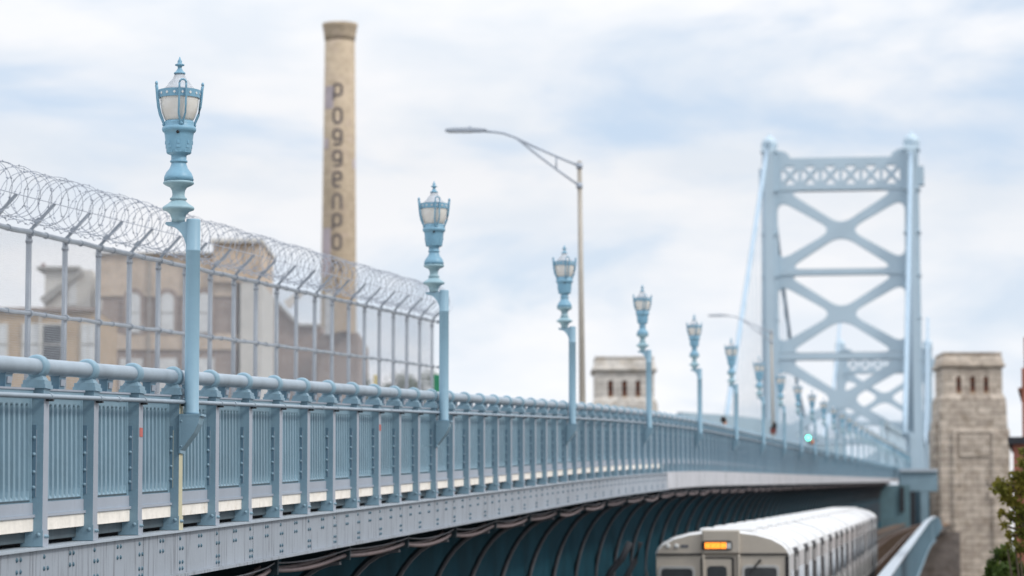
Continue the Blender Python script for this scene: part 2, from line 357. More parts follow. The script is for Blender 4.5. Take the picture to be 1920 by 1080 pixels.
M['hair'] = mat('black_hair', (.012, .011, .011), .5)
M['jacket'] = mat('dark_jacket', (.03, .03, .04), .8)
M['bark'] = mat('bark', (.07, .05, .035), .9)
def leafmat(name, c1, c2):
    m = mat(name, c1, .55, 0, .35, 1.7, c2, .9, False, 0, 40, 0, .3, .45)
    nt = m.node_tree; N = nt.nodes; L = nt.links; b = N['Principled BSDF']; t = N.new('ShaderNodeBsdfTranslucent'); mx = N.new('ShaderNodeMixShader'); mx.inputs[0].default_value = .5
    L.new(b.inputs['Base Color'].links[0].from_socket, t.inputs[0]); L.new(b.outputs[0], mx.inputs[1]); L.new(t.outputs[0], mx.inputs[2]); L.new(mx.outputs[0], N['Material Output'].inputs[0])
    return m
M['leaf'] = leafmat('olive_leaves', (.16, .17, .03), (.24, .20, .035))
M['leaf2'] = leafmat('green_leaves', (.06, .10, .022), (.11, .13, .02))

# ------------------------------------------------------------------ setting: ground, river, road
g = MB(); n = 24
g.add([(-2500, -300, 0), (2500, -300, 0), (2500, 5000, 0), (-2500, 5000, 0)], [(0, 1, 2, 3)]); tag(g.build('ground', M['ground']), kind='structure')
g = MB(); g.add([(-2490, 520, .05), (2490, 520, .05), (2490, 1080, .05), (-2490, 1080, .05)], [(0, 1, 2, 3)]); tag(g.build('river', M['water']), kind='structure')
DS = [18+2*i for i in range(52)] + [124+6*i for i in range(80)]
DEND = 590.0
DSR = [d for d in DS if d < DEND] + [DEND]
DSL = [d for d in DS if d < 590] + [620, 680, 740, 800, 860, 920, 980, 1010]
g = MB(); g.sweep([(-27.5, .06), (-4.35, .06), (-4.35, -.3), (-27.5, -.3)], DSL, rp); tag(g.build('road', M['asphalt']), kind='structure')

# ------------------------------------------------------------------ approach viaduct under the railing
via = thing('approach_viaduct', 'grey riveted walkway girder with dark ribbed side wall running under the blue railing', 'viaduct', Matrix.Translation(bp(60, OR, -6)))
def vpart(mb, name, mats, **k):
    o = mb.build(name, mats, None, **k); o.parent = via; o.matrix_parent_inverse = via.matrix_world.inverted(); return o
DB = 86.0
near = [d for d in DSR if d < DB] + [DB]; far = [DB] + [d for d in DSR if d > DB]
bpy.context.view_layer.update()
w = MB()
w.sweep([(.06, -.02), (.06, -.425), (.03, -.425), (.03, -.02)], near, rp)
jb = []
dd = [19.55+.97*j for j in range(-5, 11)]
while dd[-1] < DEND/K - .6: dd.append(dd[-1]+.99)
POSTS = [d*K for d in dd]
for i, D in enumerate(POSTS):
    if D > 96: break
    D2 = (D + POSTS[i+1])/2
    for (DD, rows) in ((D, (-.08, -.18, -.315, -.38)), (D2, (-.08, -.18))):
        for u in rows:
            if DD > DB: continue
            for e in (-.055, .055):
                if u == -.08 and DD == D and e > 0: continue
                w.dome(rp(DD+e*CT, .0595, u), RT, .022, 1, 7, .8)
    if i % 3 == 1 and D < DB: w.box((.0602, -.003, -.425), (.0615, .003, -.02), 2, frame(rp(D+.11, 0, 0)))
vpart(w, 'fascia_girder', [M['girder'], M['rivet'], M['darksteel']])
w = MB(); w.sweep([(-.28, 0), (.10, 0), (.10, -.018), (-.28, -.018)], near, rp); vpart(w, 'top_flange', M['flange'])
w = MB(); w.sweep([(-.10, -.426), (.115, -.426), (.115, -.458), (-.10, -.458)], near, rp); vpart(w, 'bottom_flange', M['girder'])
w = MB(); w.sweep([(.075, .02), (.075, -.44), (-.25, -.44), (-.25, .02)], far, rp, [0, 0, 0, 0])
D = DB+3
while D < 560: w.box((.0755, -.03, -.435), (.079, .03, .01), 1, frame(rp(D, 0, 0))); D += 9.7
vpart(w, 'concrete_fascia', [M['fascia'], M['rib']])
w = MB(); w.sweep([(-.03, .247), (-.03, .135), (-4.3, .135), (-4.3, .247)], near, rp); vpart(w, 'walkway_slab', M['cream_slab'])
w = MB(); w.sweep([(-.26, .25), (-.26, .125), (-4.3, .125), (-4.3, .25)], far, rp); vpart(w, 'walkway_slab', M['cream_slab'])
w = MB(); w.sweep([(-.10, .132), (-.10, .04), (-.30, .04), (-.30, .132)], near, rp)
for i, D in enumerate(POSTS[:52]): w.box((-.098, .16, -.0), (-.05, .24, .06), 1, frame(rp(D, 0, 0)))
w.sweep([(-.31, .134), (-.31, -.02), (-.34, -.02), (-.34, .134)], near, rp, [1]*4)  # black filler sheet added behind the beam, shade of the gap as colour
vpart(w, 'stringer', [M['stringer'], M['darksteel']])
w = MB(); w.sweep([(.02, -.43), (-1.32, -.43), (-1.32, -.47), (.02, -.47)], DSR, rp); vpart(w, 'soffit', M['darksteel'])
DW = [d for d in DSR if d < 408]
def wallp(D, r, u): 
    p = rp(D, r, 0)
    return Vector((p.x, p.y, zprof(D)-.46)) if u > .5 else Vector((p.x, p.y, min(ztrack(D)-1.2, zprof(D)-4)))
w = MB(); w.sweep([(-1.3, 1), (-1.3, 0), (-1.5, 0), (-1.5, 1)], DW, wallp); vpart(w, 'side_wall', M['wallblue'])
BR = [28+4.4*i for i in range(86)]
bw_ = MB(); bf = MB(); arc = []
for k in range(13):
    t = k/12*math.pi/2; arc.append((-1.28+1.15*(1-math.cos(t)), -2.9+2.2*math.sin(t)))
poly = arc + [(-.13, -.475), (-1.29, -.475)]
bw_.box((-.9, -.02, -.72), (-.13, .02, -.475), 0)
for k in range(12):
    (a, b), (c, d_) = arc[k], arc[k+1]
    q0, q1 = k/12, (k+1)/12; w0 = .10
    bw_.prism([(a, b), (c, d_), (c-w0*(1-q1), d_+w0*q1), (a-w0*(1-q0), b+w0*q0)], -.015, .015, 0)
    bw_.bar((a, 0, b), (c, 0, d_), .12, .04, 1, up=(a-c+1e-3, 0, 0) if False else (0, 0, 1))
bw_.box((-1.29, -.065, -5.2), (-1.22, .065, -2.9), 1)
bw_.box((-.24, -.03, -.66), (.0, .03, -.475), 0)
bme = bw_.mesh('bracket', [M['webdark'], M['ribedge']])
for D in BR:
    if D > 396: break
    o = bpy.data.objects.new('bracket', bme); COL.objects.link(o); o.parent = via; o.matrix_parent_inverse = via.matrix_world.inverted(); o.matrix_world = frame(rp(D, 0, 0))
def hang(u0, sag, r, Dm):
    pts = []
    for i in range(len(BR)-1):
        if BR[i] > Dm: break
        for k in range(8):
            t = k/8; pts.append(rp(BR[i]+4.4*t, r + .02*math.sin(i*2.3), u0 - sag*(1+.35*math.sin(i*1.7))*4*t*(1-t) + .02*math.sin(i*3.1)*math.sin(math.pi*t)))
    return pts
w = MB(); w.tube(hang(-.60, .07, -.08, 400), .03, 6)
w.tube(hang(-.57, .075, -.20, 400), .03, 6); vpart(w, 'slack_cable', M['cable'])
w = MB(); w.tube(hang(-.52, .05, -.02, 180), .012, 5); vpart(w, 'thin_cable', M['rib'])
w = MB(); p = P(1636, 1010, 397); q = P(1706, 909, 397); w.box((p.x, 397, p.z), (q.x, 399, q.z)); vpart(w, 'end_wall', M['endwall'])
w = MB(); p = P(1688, 960, 396.7); q = P(1695, 912, 396.7); w.box((p.x, 396.7, p.z), (q.x, 396.99, q.z)); vpart(w, 'painted_recess', M['darksteel'])  # flat dark plate on the wall, recess shade put into its colour

# ------------------------------------------------------------------ railing
rail = thing('bridge_railing', 'long blue iron railing with fluted panels and a thick tube handrail along the walkway edge', 'railing', Matrix.Translation(bp(60, OR, 0)))
bpy.context.view_layer.update(); RI = rail.matrix_world.inverted()
def rpart(me, name, Mx, parent=rail):
    o = bpy.data.objects.new(name, me); COL.objects.link(o); o.parent = parent
    o.matrix_local = RI @ Mx if parent is rail else Mx
    return o
def post_mb(lo=False, mb=None, T=None):
    p = mb or MB()
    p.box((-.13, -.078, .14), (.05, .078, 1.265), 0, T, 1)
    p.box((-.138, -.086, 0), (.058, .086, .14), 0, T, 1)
    if lo: return p
    p.box((-.07, -.084, .42), (-.012, -.078, 1.03), 2, T)
    p.box((-.012, -.083, .42), (-.009, -.078, .99), 1, T)
    for z in (.50, .63, .78, .92): p.dome((-.03, -.084, z), (0, -1, 0), .018, 0, 7, 1.1)
    p.dome((.02, -.086, .1), (0, -1, 0), .02, 0, 7, 1)
    p.dome((.058, .03, .09), (1, 0, 0), .018, 0, 7, 1.2); p.dome((.058, -.03, .09), (1, 0, 0), .018, 0, 7, 1.2)
    return p
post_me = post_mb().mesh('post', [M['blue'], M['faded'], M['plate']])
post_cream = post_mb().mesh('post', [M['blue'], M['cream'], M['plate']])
def cap_mb(mb=None, T=None):
    c = mb or MB()
    c.tbox(1.265, (-.115, .045, -.088, .088), 1.34, (-.125, .055, -.095, .095), 0, T)
    c.box((-.14, -.115, 1.34), (.07, .115, 1.375), 0, T); c.box((-.13, -.105, 1.375), (.06, .105, 1.41), 0, T)
    return c
cap_me = cap_mb().mesh('cap_block', [M['blue']])
RY = Matrix.Translation((-.035, 0, 1.53)) @ Matrix.Rotation(math.pi/2, 4, 'X')
def ring_mb(mb=None, T=None, n=20, lo=False):
    c = mb or MB(); X = (T @ RY) if T else RY
    prof = [(.068, -.072), (.088, -.070), (.099, -.055), (.103, -.02), (.103, .02), (.099, .055), (.088, .070), (.068, .072)] if not lo else [(.07, -.07), (.1, -.04), (.1, .04), (.07, .07)]
    c.lathe(prof, n, 0, X)
    c.tbox(1.41, (-.115, .045, -.085, .085), 1.45, (-.095, .025, -.055, .055), 0, T); c.tbox(1.45, (-.095, .025, -.055, .055), 1.50, (-.105, .035, -.055, .055), 0, T)
    return c
ring_me = ring_mb().mesh('ring_collar', [M['blue']])
def panel_mb(mb=None, T=None, lo=False):
    p = mb or MB(); H = .735
    p.box((-.125, -H, .255), (-.11, H, 1.33), 0, T)
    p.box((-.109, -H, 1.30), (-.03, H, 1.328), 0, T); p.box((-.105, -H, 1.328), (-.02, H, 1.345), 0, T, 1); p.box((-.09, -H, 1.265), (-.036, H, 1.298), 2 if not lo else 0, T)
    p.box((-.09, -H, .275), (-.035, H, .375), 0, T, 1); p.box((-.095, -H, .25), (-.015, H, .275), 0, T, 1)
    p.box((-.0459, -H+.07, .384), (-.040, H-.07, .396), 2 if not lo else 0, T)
    if lo: return p
    for s in (-1, 1):
        a, b = sorted((s*H, s*(H-.045))); p.box((-.109, a, .376), (-.0425, b, 1.264), 0, T)
        a, b = sorted((s*(H-.046), s*(H-.062))); p.box((-.09, a, .376), (-.055, b, 1.264), 0, T)
    zs = [(.40, 0), (.415, .12), (.475, .85), (.50, 1), (1.15, 1), (1.175, .8), (1.205, .1), (1.215, 0)]
    ysm = []
    for k in range(9): ysm += [((k-4.5+t)*.148, q) for t, q in ((0, 0), (.20, 0), (.30, .93), (.5, 1), (.70, .93), (.80, 0))]
    ysm.append((4.5*.148, 0)); vs = []; fs = []; n = len(ysm)
    for z, d in zs:
        for y, q in ysm: vs.append((-.042 - .064*q*d, y, z))
    for i in range(len(zs)-1):
        for j in range(n-1): fs.append((i*n+j, i*n+j+1, (i+1)*n+j+1, (i+1)*n+j))
    p.add(vs, fs, 0, False)
    p.box((-.109, -H, 1.215), (-.046, H, 1.27), 0, T); p.box((-.109, -H, .372), (-.046, H, .40), 0, T)
    return p
panel_me = panel_mb().mesh('panel', [M['blue'], M['faded'], M['shadow_strip']])
def ped_mb(mb=None, T=None):
    c = mb or MB()
    c.tbox(1.3455, (-.10, -.03, -.085, .085), 1.455, (-.10, -.02, -.105, .105), 0, T); c.box((-.11, -.115, 1.455), (-.01, .115, 1.475), 0, T)
    c.tbox(1.375, (-.031, -.018, -.06, .06), 1.43, (-.028, -.010, -.07, .07), 1, T); return c
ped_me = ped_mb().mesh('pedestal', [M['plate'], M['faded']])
stk = MB(); stk.box((.0505, -.05, 0), (.0545, .06, .085)); stk_me = stk.mesh('sticker', M['sticker'])
rest_p, rest_n = MB(), MB()
for i, D in enumerate(POSTS):
    near_one = i < 100
    Tm = frame(rp(D, 0, 0)); Dn = POSTS[i+1] if i+1 < len(POSTS) else None
    if near_one:
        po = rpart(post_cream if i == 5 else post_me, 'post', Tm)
        if i == 5: po['label'] = 'post with its outer face weathered to cream'
        rpart(cap_me, 'cap_block', Matrix.Identity(4), po); rpart(ring_me, 'ring_collar', Matrix.Identity(4), po)
        if i in (4, 12): rpart(stk_me, 'sticker', Matrix.Translation((0, 0, .93 if i == 4 else 1.0)), po)
    else:
        post_mb(True, rest_p, Tm); cap_mb(rest_p, Tm); ring_mb(rest_p, Tm, 8, True)
    if Dn:
        Dm = (D+Dn)/2; Tp = frame(rp(Dm, 0, 0), math.atan(slope(Dm)*CT))
        if near_one:
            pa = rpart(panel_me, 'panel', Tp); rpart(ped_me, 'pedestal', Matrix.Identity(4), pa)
        else:
            panel_mb(rest_n, Tp, True); ped_mb(rest_n, Tp)
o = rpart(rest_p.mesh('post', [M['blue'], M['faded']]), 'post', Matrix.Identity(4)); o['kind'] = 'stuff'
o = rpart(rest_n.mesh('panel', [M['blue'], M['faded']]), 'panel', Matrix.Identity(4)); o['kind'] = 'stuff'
w = MB(); w.tube([rp(d, -.035, 1.53) for d in DSR], .07, 16); rpart(w.mesh('handrail_tube', M['tube']), 'handrail_tube', Matrix.Identity(4))
w = MB(); w.tube([rp(d, .085, 1.275) for d in DSR], .021, 8)
for i, D in enumerate(POSTS[:70]):
    T = frame(rp(D, 0, 0)); w.box((.05, -.02, 1.235), (.11, .025, 1.252), 1, T); w.tube([rp(D-.03, .085, 1.275), rp(D+.03, .085, 1.275)], .027, 8)
    if i % 3 == 0: w.tube([rp(D+.6, .085, 1.275), rp(D+.68, .085, 1.275)], .028, 8)
rpart(w.mesh('conduit_pipe', [M['tube'], M['darksteel']]), 'conduit_pipe', Matrix.Identity(4))

# ------------------------------------------------------------------ ornate lamps
def hz(y): return (993.5-y)/188.0
def lathe_px(mb, rows, n, m=0, c=(0, 0)): mb.lathe([(r/188.0, hz(y)) for y, r in rows], n, m, None, c)
def make_lamp():
    root = thing('bridge_lamp', '', 'lamp')
    PX = .155                                                       # pole sits outboard of the lantern axis
    b = MB(); b.box((.052, -.10, 1.13), (.28, .10, 1.152)); b.box((.052, -.10, .76), (.068, .10, 1.13))
    poly = [(.068, 1.13), (.262, 1.13), (.245, 1.05), (.20, .96), (.14, .88), (.085, .81), (.068, .79)]
    b.prism(poly, -.098, -.082); b.prism(poly, .082, .098); b.prism([(a, z) for a, z in poly[1:]] , -.08, .08)
    for z in (.83, 1.08): b.dome((.075, -.098, z), (0, -1, 0), .013)
    b.build('bracket', M['blue'], root)
    p = MB(); p.lathe([(.078, 1.152), (.078, 1.17), (.0725, 1.18), (.0715, 2.78), (.075, 2.785), (.075, 2.80), (.0715, 2.805), (.0710, 3.095), (.066, 3.11)], 24, 0, None, (PX, 0)); p.build('pole', M['pole'], root)
    a = MB(); pts = [(PX-.05, 3.083), (-.115, 3.083), (-.125, 3.062)]
    for k in range(11):
        t = k/10*math.pi/2; pts.append((-.10+ (PX-.055+.10)*math.sin(t), 3.045 - .27*(1-math.cos(t))))
    a.prism(pts, -.045, .045); a.build('arm', M['pole'], root)
    s = MB(); lathe_px(s, [(414, 13), (408, 12.5), (400, 15), (394, 21), (391, 29), (388, 30.5), (385, 29), (379, 20), (375, 15.5), (373, 13), (371.5, 16), (368.5, 16), (367, 13), (362, 11.5), (354, 12.5), (348, 16), (344, 25), (341, 29), (338, 29), (336.5, 27)], 28); s.build('stem', M['stem'], root)
    c = MB(); lathe_px(c, [(336, 27.5), (329, 27.5), (327, 27), (320, 24), (312, 17.5), (304, 14.5), (301, 14), (300, 16.5), (297, 16.5), (296, 14.5), (288, 14.5), (286, 16), (284, 22), (281, 23.5), (276, 24), (250, 27), (244, 28), (242, 31), (238, 32.5), (234, 32), (231, 28), (226, 28.5), (222, 27)], 28)
    for k in range(8):
        t = math.radians(45*k+12); 
        for (dz, wd) in ((.0, .030), (.045, .022), (.085, .012)):
            Mx = Matrix.Rotation(t, 4, 'Z') @ Matrix.Translation((.121+dz*.19, 0, 3.80+dz)); c.box((-.006, -wd, -.018), (.003, wd, .018), 0, Mx)
    for k in range(3):
        t = math.radians(120*k-80); c.tube([(.14*math.cos(t), .14*math.sin(t), hz(331)), (.165*math.cos(t), .165*math.sin(t), hz(331))], .010, 8)
    c.lathe([(.016, -.004), (.016, .004)], 10, 1, Matrix.Translation((.025, -.1585, hz(246))) @ Matrix.Rotation(math.pi/2, 4, 'X'))
    c.build('lantern_holder', [M['lamp'], M['black']], root)
    gl = MB(); lathe_px(gl, [(223, 24.5), (216, 29), (205, 33), (192, 35.5), (179, 36.5), (163, 36.5)], 28); gl.build('globe', M['globe'], root)
    dm = MB(); lathe_px(dm, [(164, 30), (161, 30), (158, 28), (154, 23.5), (148, 20), (144, 17), (141, 13.5), (136, 11), (131, 9)], 28); dm.build('dome', M['dome'], root)
    bd = MB(); n = 32
    def rr(y, r): return [(r/188*math.cos(2*math.pi*k/n), r/188*math.sin(2*math.pi*k/n), hz(y)) for k in range(n)]
    vs = rr(178, 39) + rr(163, 40) + rr(163, 38.5) + rr(178, 37.5)
    bd.add(vs, [(a*n+k, a*n+(k+1) % n, ((a+1) % 4)*n+(k+1) % n, ((a+1) % 4)*n+k) for a in range(4) for k in range(n)], 0, False)
    for k in range(16):
        t = 2*math.pi*k/16; Mx = Matrix.Rotation(t, 4, 'Z') @ Matrix.Translation((.2115, 0, hz(170.5))) @ Matrix.Rotation(math.pi/4, 4, 'X'); bd.box((-.004, -.011, -.011), (.002, .011, .011), 1, Mx)
    bd.build('band', [M['lamp'], M['pane']], root)
    for k in range(4):
        t = math.radians(90*k+22); ca, sa = math.cos(t), math.sin(t); q = MB()
        prof = [(27, 231), (30, 225), (36, 210), (39.5, 195), (41.5, 178), (43, 160), (44, 154)]
        for s_ in (-1, 1):
            pts = [Vector((r/188*ca - s_*.034*sa*(1 if y < 220 else .45), r/188*sa + s_*.034*ca*(1 if y < 220 else .45), hz(y))) for r, y in prof]
            q.tube(pts, .011, 6)
        top = [Vector((44/188*ca - .034*math.cos(math.pi*j/6)*sa, 44/188*sa + .034*math.cos(math.pi*j/6)*ca, hz(154)+.034*math.sin(math.pi*j/6))) for j in range(7)]
        q.tube(top, .011, 6); q.lathe([(.012, hz(232)), (.02, hz(229)), (.012, hz(226))], 8, 0, None, (29/188*ca, 29/188*sa)); q.build('cage_arm', M['lamp'], root)
    f = MB(); lathe_px(f, [(131.5, 11), (129, 11), (127, 8), (121, 4), (117, 4), (115, 9), (113, 9), (111, 4), (107, 4.5), (104, 2.5), (98, .6)], 16); f.build('finial', M['lamp'], root)
    return root
lamp0 = make_lamp()
LD = [29.25*K - 10*.97*K + 0] + [29.25*K] + [(29.25+9.9*i)*K for i in range(1, 34)]
LLAB = ['large ornate pale blue lantern nearest the camera, in front of the razor wire fence',
        'ornate blue lantern standing just past the end of the razor wire fence',
        'ornate blue lantern just left of the tall single arm street light pole',
        'ornate blue lantern rising in front of the low stone pylon with three slits',
        'ornate blue lantern just right of the low stone pylon, clear against the sky',
        'blurred lantern left of the steel tower, below the distant street light head',
        'blurred lantern directly left of the steel tower left leg',
        'blurred lantern directly right of the steel tower left leg']
ORD = ['ninth', 'tenth', 'eleventh', 'twelfth', 'thirteenth', 'fourteenth', 'fifteenth', 'sixteenth', 'seventeenth', 'eighteenth', 'nineteenth', 'twentieth']
for i, D in enumerate(LD):
    if D > DEND-2: break
    L_ = lamp0 if i == 0 else copy_tree(lamp0)
    L_.matrix_world = frame(rp(D, 0, 0)); L_['group'] = 'ornate lamps along the bridge railing'
    L_['label'] = LLAB[i] if i < 8 else ('%s blurred lantern from the left along the bridge railing' % ORD[i-8] if i-8 < len(ORD) else 'tiny blurred far lantern where the railing meets the steel tower right leg')

# ------------------------------------------------------------------ razor wire fence
FO, FD, FU = 1732*40/F, 40.0, 3.49
def fD(i): return FD*(1+.041*i)
def fp(D, r, u): return bp(D, FO, u) + RT*r
fence = thing('security_fence', 'tall galvanised mesh fence topped with angled arms and coiled razor wire', 'fence', Matrix.Translation(bp(56, FO, .25)))
bpy.context.view_layer.update(); FI = fence.matrix_world.inverted()
def fpart(mb, name, m):
    o = mb.build(name, m); o.parent = fence; o.matrix_local = FI; return o
FDS = [fD(-3+.5*i) for i in range(45)]
for (u, nm, r_) in ((FU, 'top_rail', .034), (2.47, 'mid_rail', .027), (.45, 'bottom_rail', .027)):
    w = MB(); w.tube([fp(d, 0, u+.008*math.sin(d*3)) for d in FDS], r_, 8)
    for i in range(-3, 20):
        if u > .5: w.tube([fp(fD(i)-.045, 0, u), fp(fD(i)+.045, 0, u)], r_+.014, 8); w.tube([fp(fD(i+.38), 0, u), fp(fD(i+.38)+.03, 0, u)], r_+.01, 8)
    fpart(w, nm, M['galv'])
for i in range(-3, 20):
    D = fD(i); w = MB(); w.tube([fp(D, -.03, .2), fp(D, -.03, FU-.02)], .038 if i < 19 else .026, 10); w.tube([fp(D, -.03, FU-.13), fp(D, -.03, FU-.09)], .046, 10); fpart(w, 'post', M['galv'])
    a = MB(); a.bar(fp(D, -.03, FU+.01), fp(D, .30, FU+.36), .026, .038); a.bar(fp(D, .05, FU+.11), fp(D, .11, FU+.17), .05, .06); fpart(a, 'barb_arm', M['galv'])
w = MB(); wires = [(a, b) for a, b in ((.30, .36), (.17, .22), (.05, .085))]
for (r_, u_) in wires[:1]: w.tube([fp(d, r_, FU+u_) for d in FDS], .006, 4)
low = [fp(fD(-3+.05*i), .02+.02*math.sin(i*.9), FU+.10+.018*math.sin(i*1.3)+.01*math.sin(i*3.7)) for i in range(441)]
w.tube(low, .005, 4)
for i in range(0, 441, 2): w.box((-.013, -.004, -.008), (.013, .004, .008), 0, Matrix.Translation(low[i]) @ Matrix.Rotation(i*1.3, 4, 'X'))
fpart(w, 'line_wire', M['wire'])
for hand, ph in ((1, 0.0), (-1, 1.9)):
    w = MB(); pts = []; N_ = 26; total = int((fD(19.3)-fD(-3))/.60)
    for q in range(total*N_):
        t = q/N_; D = fD(-3)+.60*t + .05*math.sin(t*2.1+ph); a = hand*2*math.pi*t+ph; R_ = .31 + .02*math.sin(t*1.3+ph)
        pts.append(fp(D, .14+R_*math.cos(a), FU+.42+R_*math.sin(a)))
        if q % 3 == 0:
            p_ = pts[-1]; w.box((-.016, -.003, -.004), (.016, .003, .004), 0, Matrix.Translation(p_) @ Matrix.Rotation(a, 4, 'Y')); w.box((-.004, -.003, -.012), (.004, .003, .012), 0, Matrix.Translation(p_) @ Matrix.Rotation(a+.6, 4, 'Y'))
    w.tube(pts, .0045, 5); fpart(w, 'razor_coil', M['wire'])
w = MB(); D = fD(-3); rw = .0011
while D < fD(19):
    a = fp(D, .02, .45); b = fp(D, .02, FU); x = AL*rw; y = RT*rw
    w.add([a-x-y, a+x-y, a+x+y, a-x+y, b-x-y, b+x-y, b+x+y, b-x+y], [(0, 1, 5, 4), (1, 2, 6, 5), (2, 3, 7, 6), (3, 0, 4, 7)]); D += .042
u = .5
while u < FU:
    w.sweep([(.022, u), (.022, u+.0018), (.0202, u+.0018), (.0198, u)], [fD(-3), fD(8), fD(19)], lambda D, r, uu: fp(D, r, uu)); u += .03
fpart(w, 'wire_mesh', M['mesh'])

# ------------------------------------------------------------------ street lights
def make_street():
    D = 96; base = bp(D, (1786-1094)*D/F, .2); root = thing('street_light', '', 'street light', Matrix.Translation(base))
    q = lambda x, y: P(x, y, D)-base
    p = MB(); top = q(1086.5, 302); p.tube([(0, 0, 0), (0, 0, .12)], .2, 12); p.tube([(0, 0, .1), tuple(top*.5), tuple(top)], [.105, .085, .068], 14); p.build('pole', M['lightpole'], root)
    a = MB(); a.tube([q(1086, 311), q(1050, 296), q(1000, 274), q(965, 257), q(945, 250), q(925, 247), q(908, 246)], .036, 8)
    a.tube([q(1086, 348), q(1050, 322), q(1010, 292), q(985, 272), q(968, 258)], .034, 8); a.tube([q(1043, 293), q(1043, 316)], .026, 8)
    for y in (311, 348): a.tube([q(1086.5, y-5), q(1086.5, y+5)], .1, 10)
    a.build('arm', M['arm'], root)
    h = MB(); pr = [(-.62, -.02), (-.60, .035), (-.35, .06), (.1, .065), (.45, .05), (.63, .03), (.63, -.02), (.45, -.045), (-.5, -.05)]
    h.prism(pr, -.16, .16, 0, Matrix.Translation(q(873, 244.5))); h.box((-.52, -.13, -.062), (.2, .13, -.05), 1, Matrix.Translation(q(873, 244.5)))
    h.tube([q(881, 241), q(881, 237)], .05, 8); h.build('lamp_head', [M['arm'], M['pane']], root, bevel=.02)
    return root
st = make_street(); st['label'] = 'tall grey street light with a bowed arm, between the third and fourth lanterns'; st['group'] = 'single arm street lights'
s2 = copy_tree(st); s2['label'] = 'distant brownish street light in front of the steel tower left leg'
s2.location = bp(205, (1786-1451)*205/F, .2); s2.rotation_euler = (0, 0, math.radians(-1))
cb = MB(); c0 = P(1450, 806, 204.6)
cb.box((-.20, -.12, -.24), (.18, .12, .10)); cb.prism([(-.22, .10), (.22, .10), (.20, .42), (.08, .50)], -.16, .16, 1)
T = cb.build('call_box', [M['red'], M['black']]); T.location = c0; tag(T, 'small red box with a dark hood fixed to the distant street light pole', 'call box')
sg = thing('signal_light', 'bright mint green signal light beside a dark and orange box above the far railing', 'traffic light', Matrix.Translation(bp(230, (1786-1516)*230/F, .25)))
zz = P(1516, 821, 230).z - sg.location.z if False else P(1516, 821, 230).z - bp(230, OR, .25).z
w = MB(); w.tube([(0, .05, 0), (0, .05, zz)], .05, 8); w.build('post', M['rib'], sg)
w = MB(); w.box((-.2, -.05, zz-.24), (.2, .2, zz+.24)); w.build('housing', M['parapet'], sg, bevel=.03)
w = MB(); w.lathe([(.15, 0), (.12, .05), (.02, .07)], 16, 0, Matrix.Translation((0, -.05, zz)) @ Matrix.Rotation(math.pi/2, 4, 'X')); w.build('lens', M['mint'], sg)
w = MB(); w.box((.22, -.1, zz-.40), (.52, .12, zz-.12)); w.box((.10, -.08, zz-.46), (.35, .1, zz-.30), 1); w.box((.52, -.08, zz-.30), (.64, .1, zz-.02), 1); w.build('side_box', [M['orange'], M['black']], sg)

# ------------------------------------------------------------------ pedestrian behind the railing
def skin_mesh(name, joints, edges, m):
    me = bpy.data.meshes.new(name); me.from_pydata([j[0] for j in joints], edges, []); o = bpy.data.objects.new('temp', me); COL.objects.link(o)
    md = o.modifiers.new('skin', 'SKIN'); sv = me.skin_vertices[0].data
    for i, j in enumerate(joints): sv[i].radius = (j[1], j[2] if len(j) > 2 else j[1])
    sv[0].use_root = True; o.modifiers.new('sub', 'SUBSURF').levels = 2
    dg = bpy.context.evaluated_depsgraph_get(); dg.update(); r = bpy.data.meshes.new_from_object(o.evaluated_get(dg)); bpy.data.objects.remove(o)
    r.materials.clear(); r.materials.append(m)
    for p in r.polygons: p.use_smooth = True
    return r
per = thing('person', 'dark haired pedestrian whose head shows above the far railing', 'person', frame(rp(116, -.52, .25)) @ Matrix.Rotation(math.radians(-60), 4, 'Z'))
J = [((0, 0, .95), .15, .11), ((0, 0, 1.15), .14, .10), ((0, 0, 1.36), .17, .10), ((0, .01, 1.47), .06), ((0, .02, 1.56), .075, .085), ((0, .02, 1.66), .07, .085),
     ((.19, 0, 1.38), .055), ((.23, .02, 1.12), .045), ((.21, .12, .90), .035), ((.2, .17, .80), .03), ((-.19, 0, 1.38), .055), ((-.23, .02, 1.12), .045), ((-.21, .12, .90), .035), ((-.2, .17, .80), .03),
     ((.1, 0, .86), .09), ((.1, .06, .48), .062), ((.1, .02, .09), .045), ((.1, .16, .03), .04), ((-.1, 0, .86), .09), ((-.1, -.05, .48), .062), ((-.1, -.14, .11), .045), ((-.1, 0, .04), .04)]
E = [(0, 1), (1, 2), (2, 3), (3, 4), (4, 5), (2, 6), (6, 7), (7, 8), (8, 9), (2, 10), (10, 11), (11, 12), (12, 13), (0, 14), (14, 15), (15, 16), (16, 17), (0, 18), (18, 19), (19, 20), (20, 21)]
place(skin_mesh('body', J, E, M['skin']), 'body', per)
JJ = [(J[i][0], J[i][1]*1.14, (J[i][2] if len(J[i]) > 2 else J[i][1])*1.16) for i in (0, 1, 2, 6, 7, 8, 10, 11, 12)]
place(skin_mesh('jacket', JJ, [(0, 1), (1, 2), (2, 3), (3, 4), (4, 5), (2, 6), (6, 7), (7, 8)], M['jacket']), 'jacket', per)
JT = [(J[i][0], J[i][1]*1.15, (J[i][2] if len(J[i]) > 2 else J[i][1])*1.15) for i in (0, 14, 15, 16, 18, 19, 20)]
place(skin_mesh('trousers', JT, [(0, 1), (1, 2), (2, 3), (0, 4), (4, 5), (5, 6)], M['jacket']), 'trousers', per)
hr = MB(); hr.lathe([(.02, 1.80), (.07, 1.785), (.10, 1.74), (.105, 1.66), (.085, 1.58), (.03, 1.57)], 14, 0, Matrix.Translation((0, -.035, 0))); hr.build('hair', M['hair'], per)
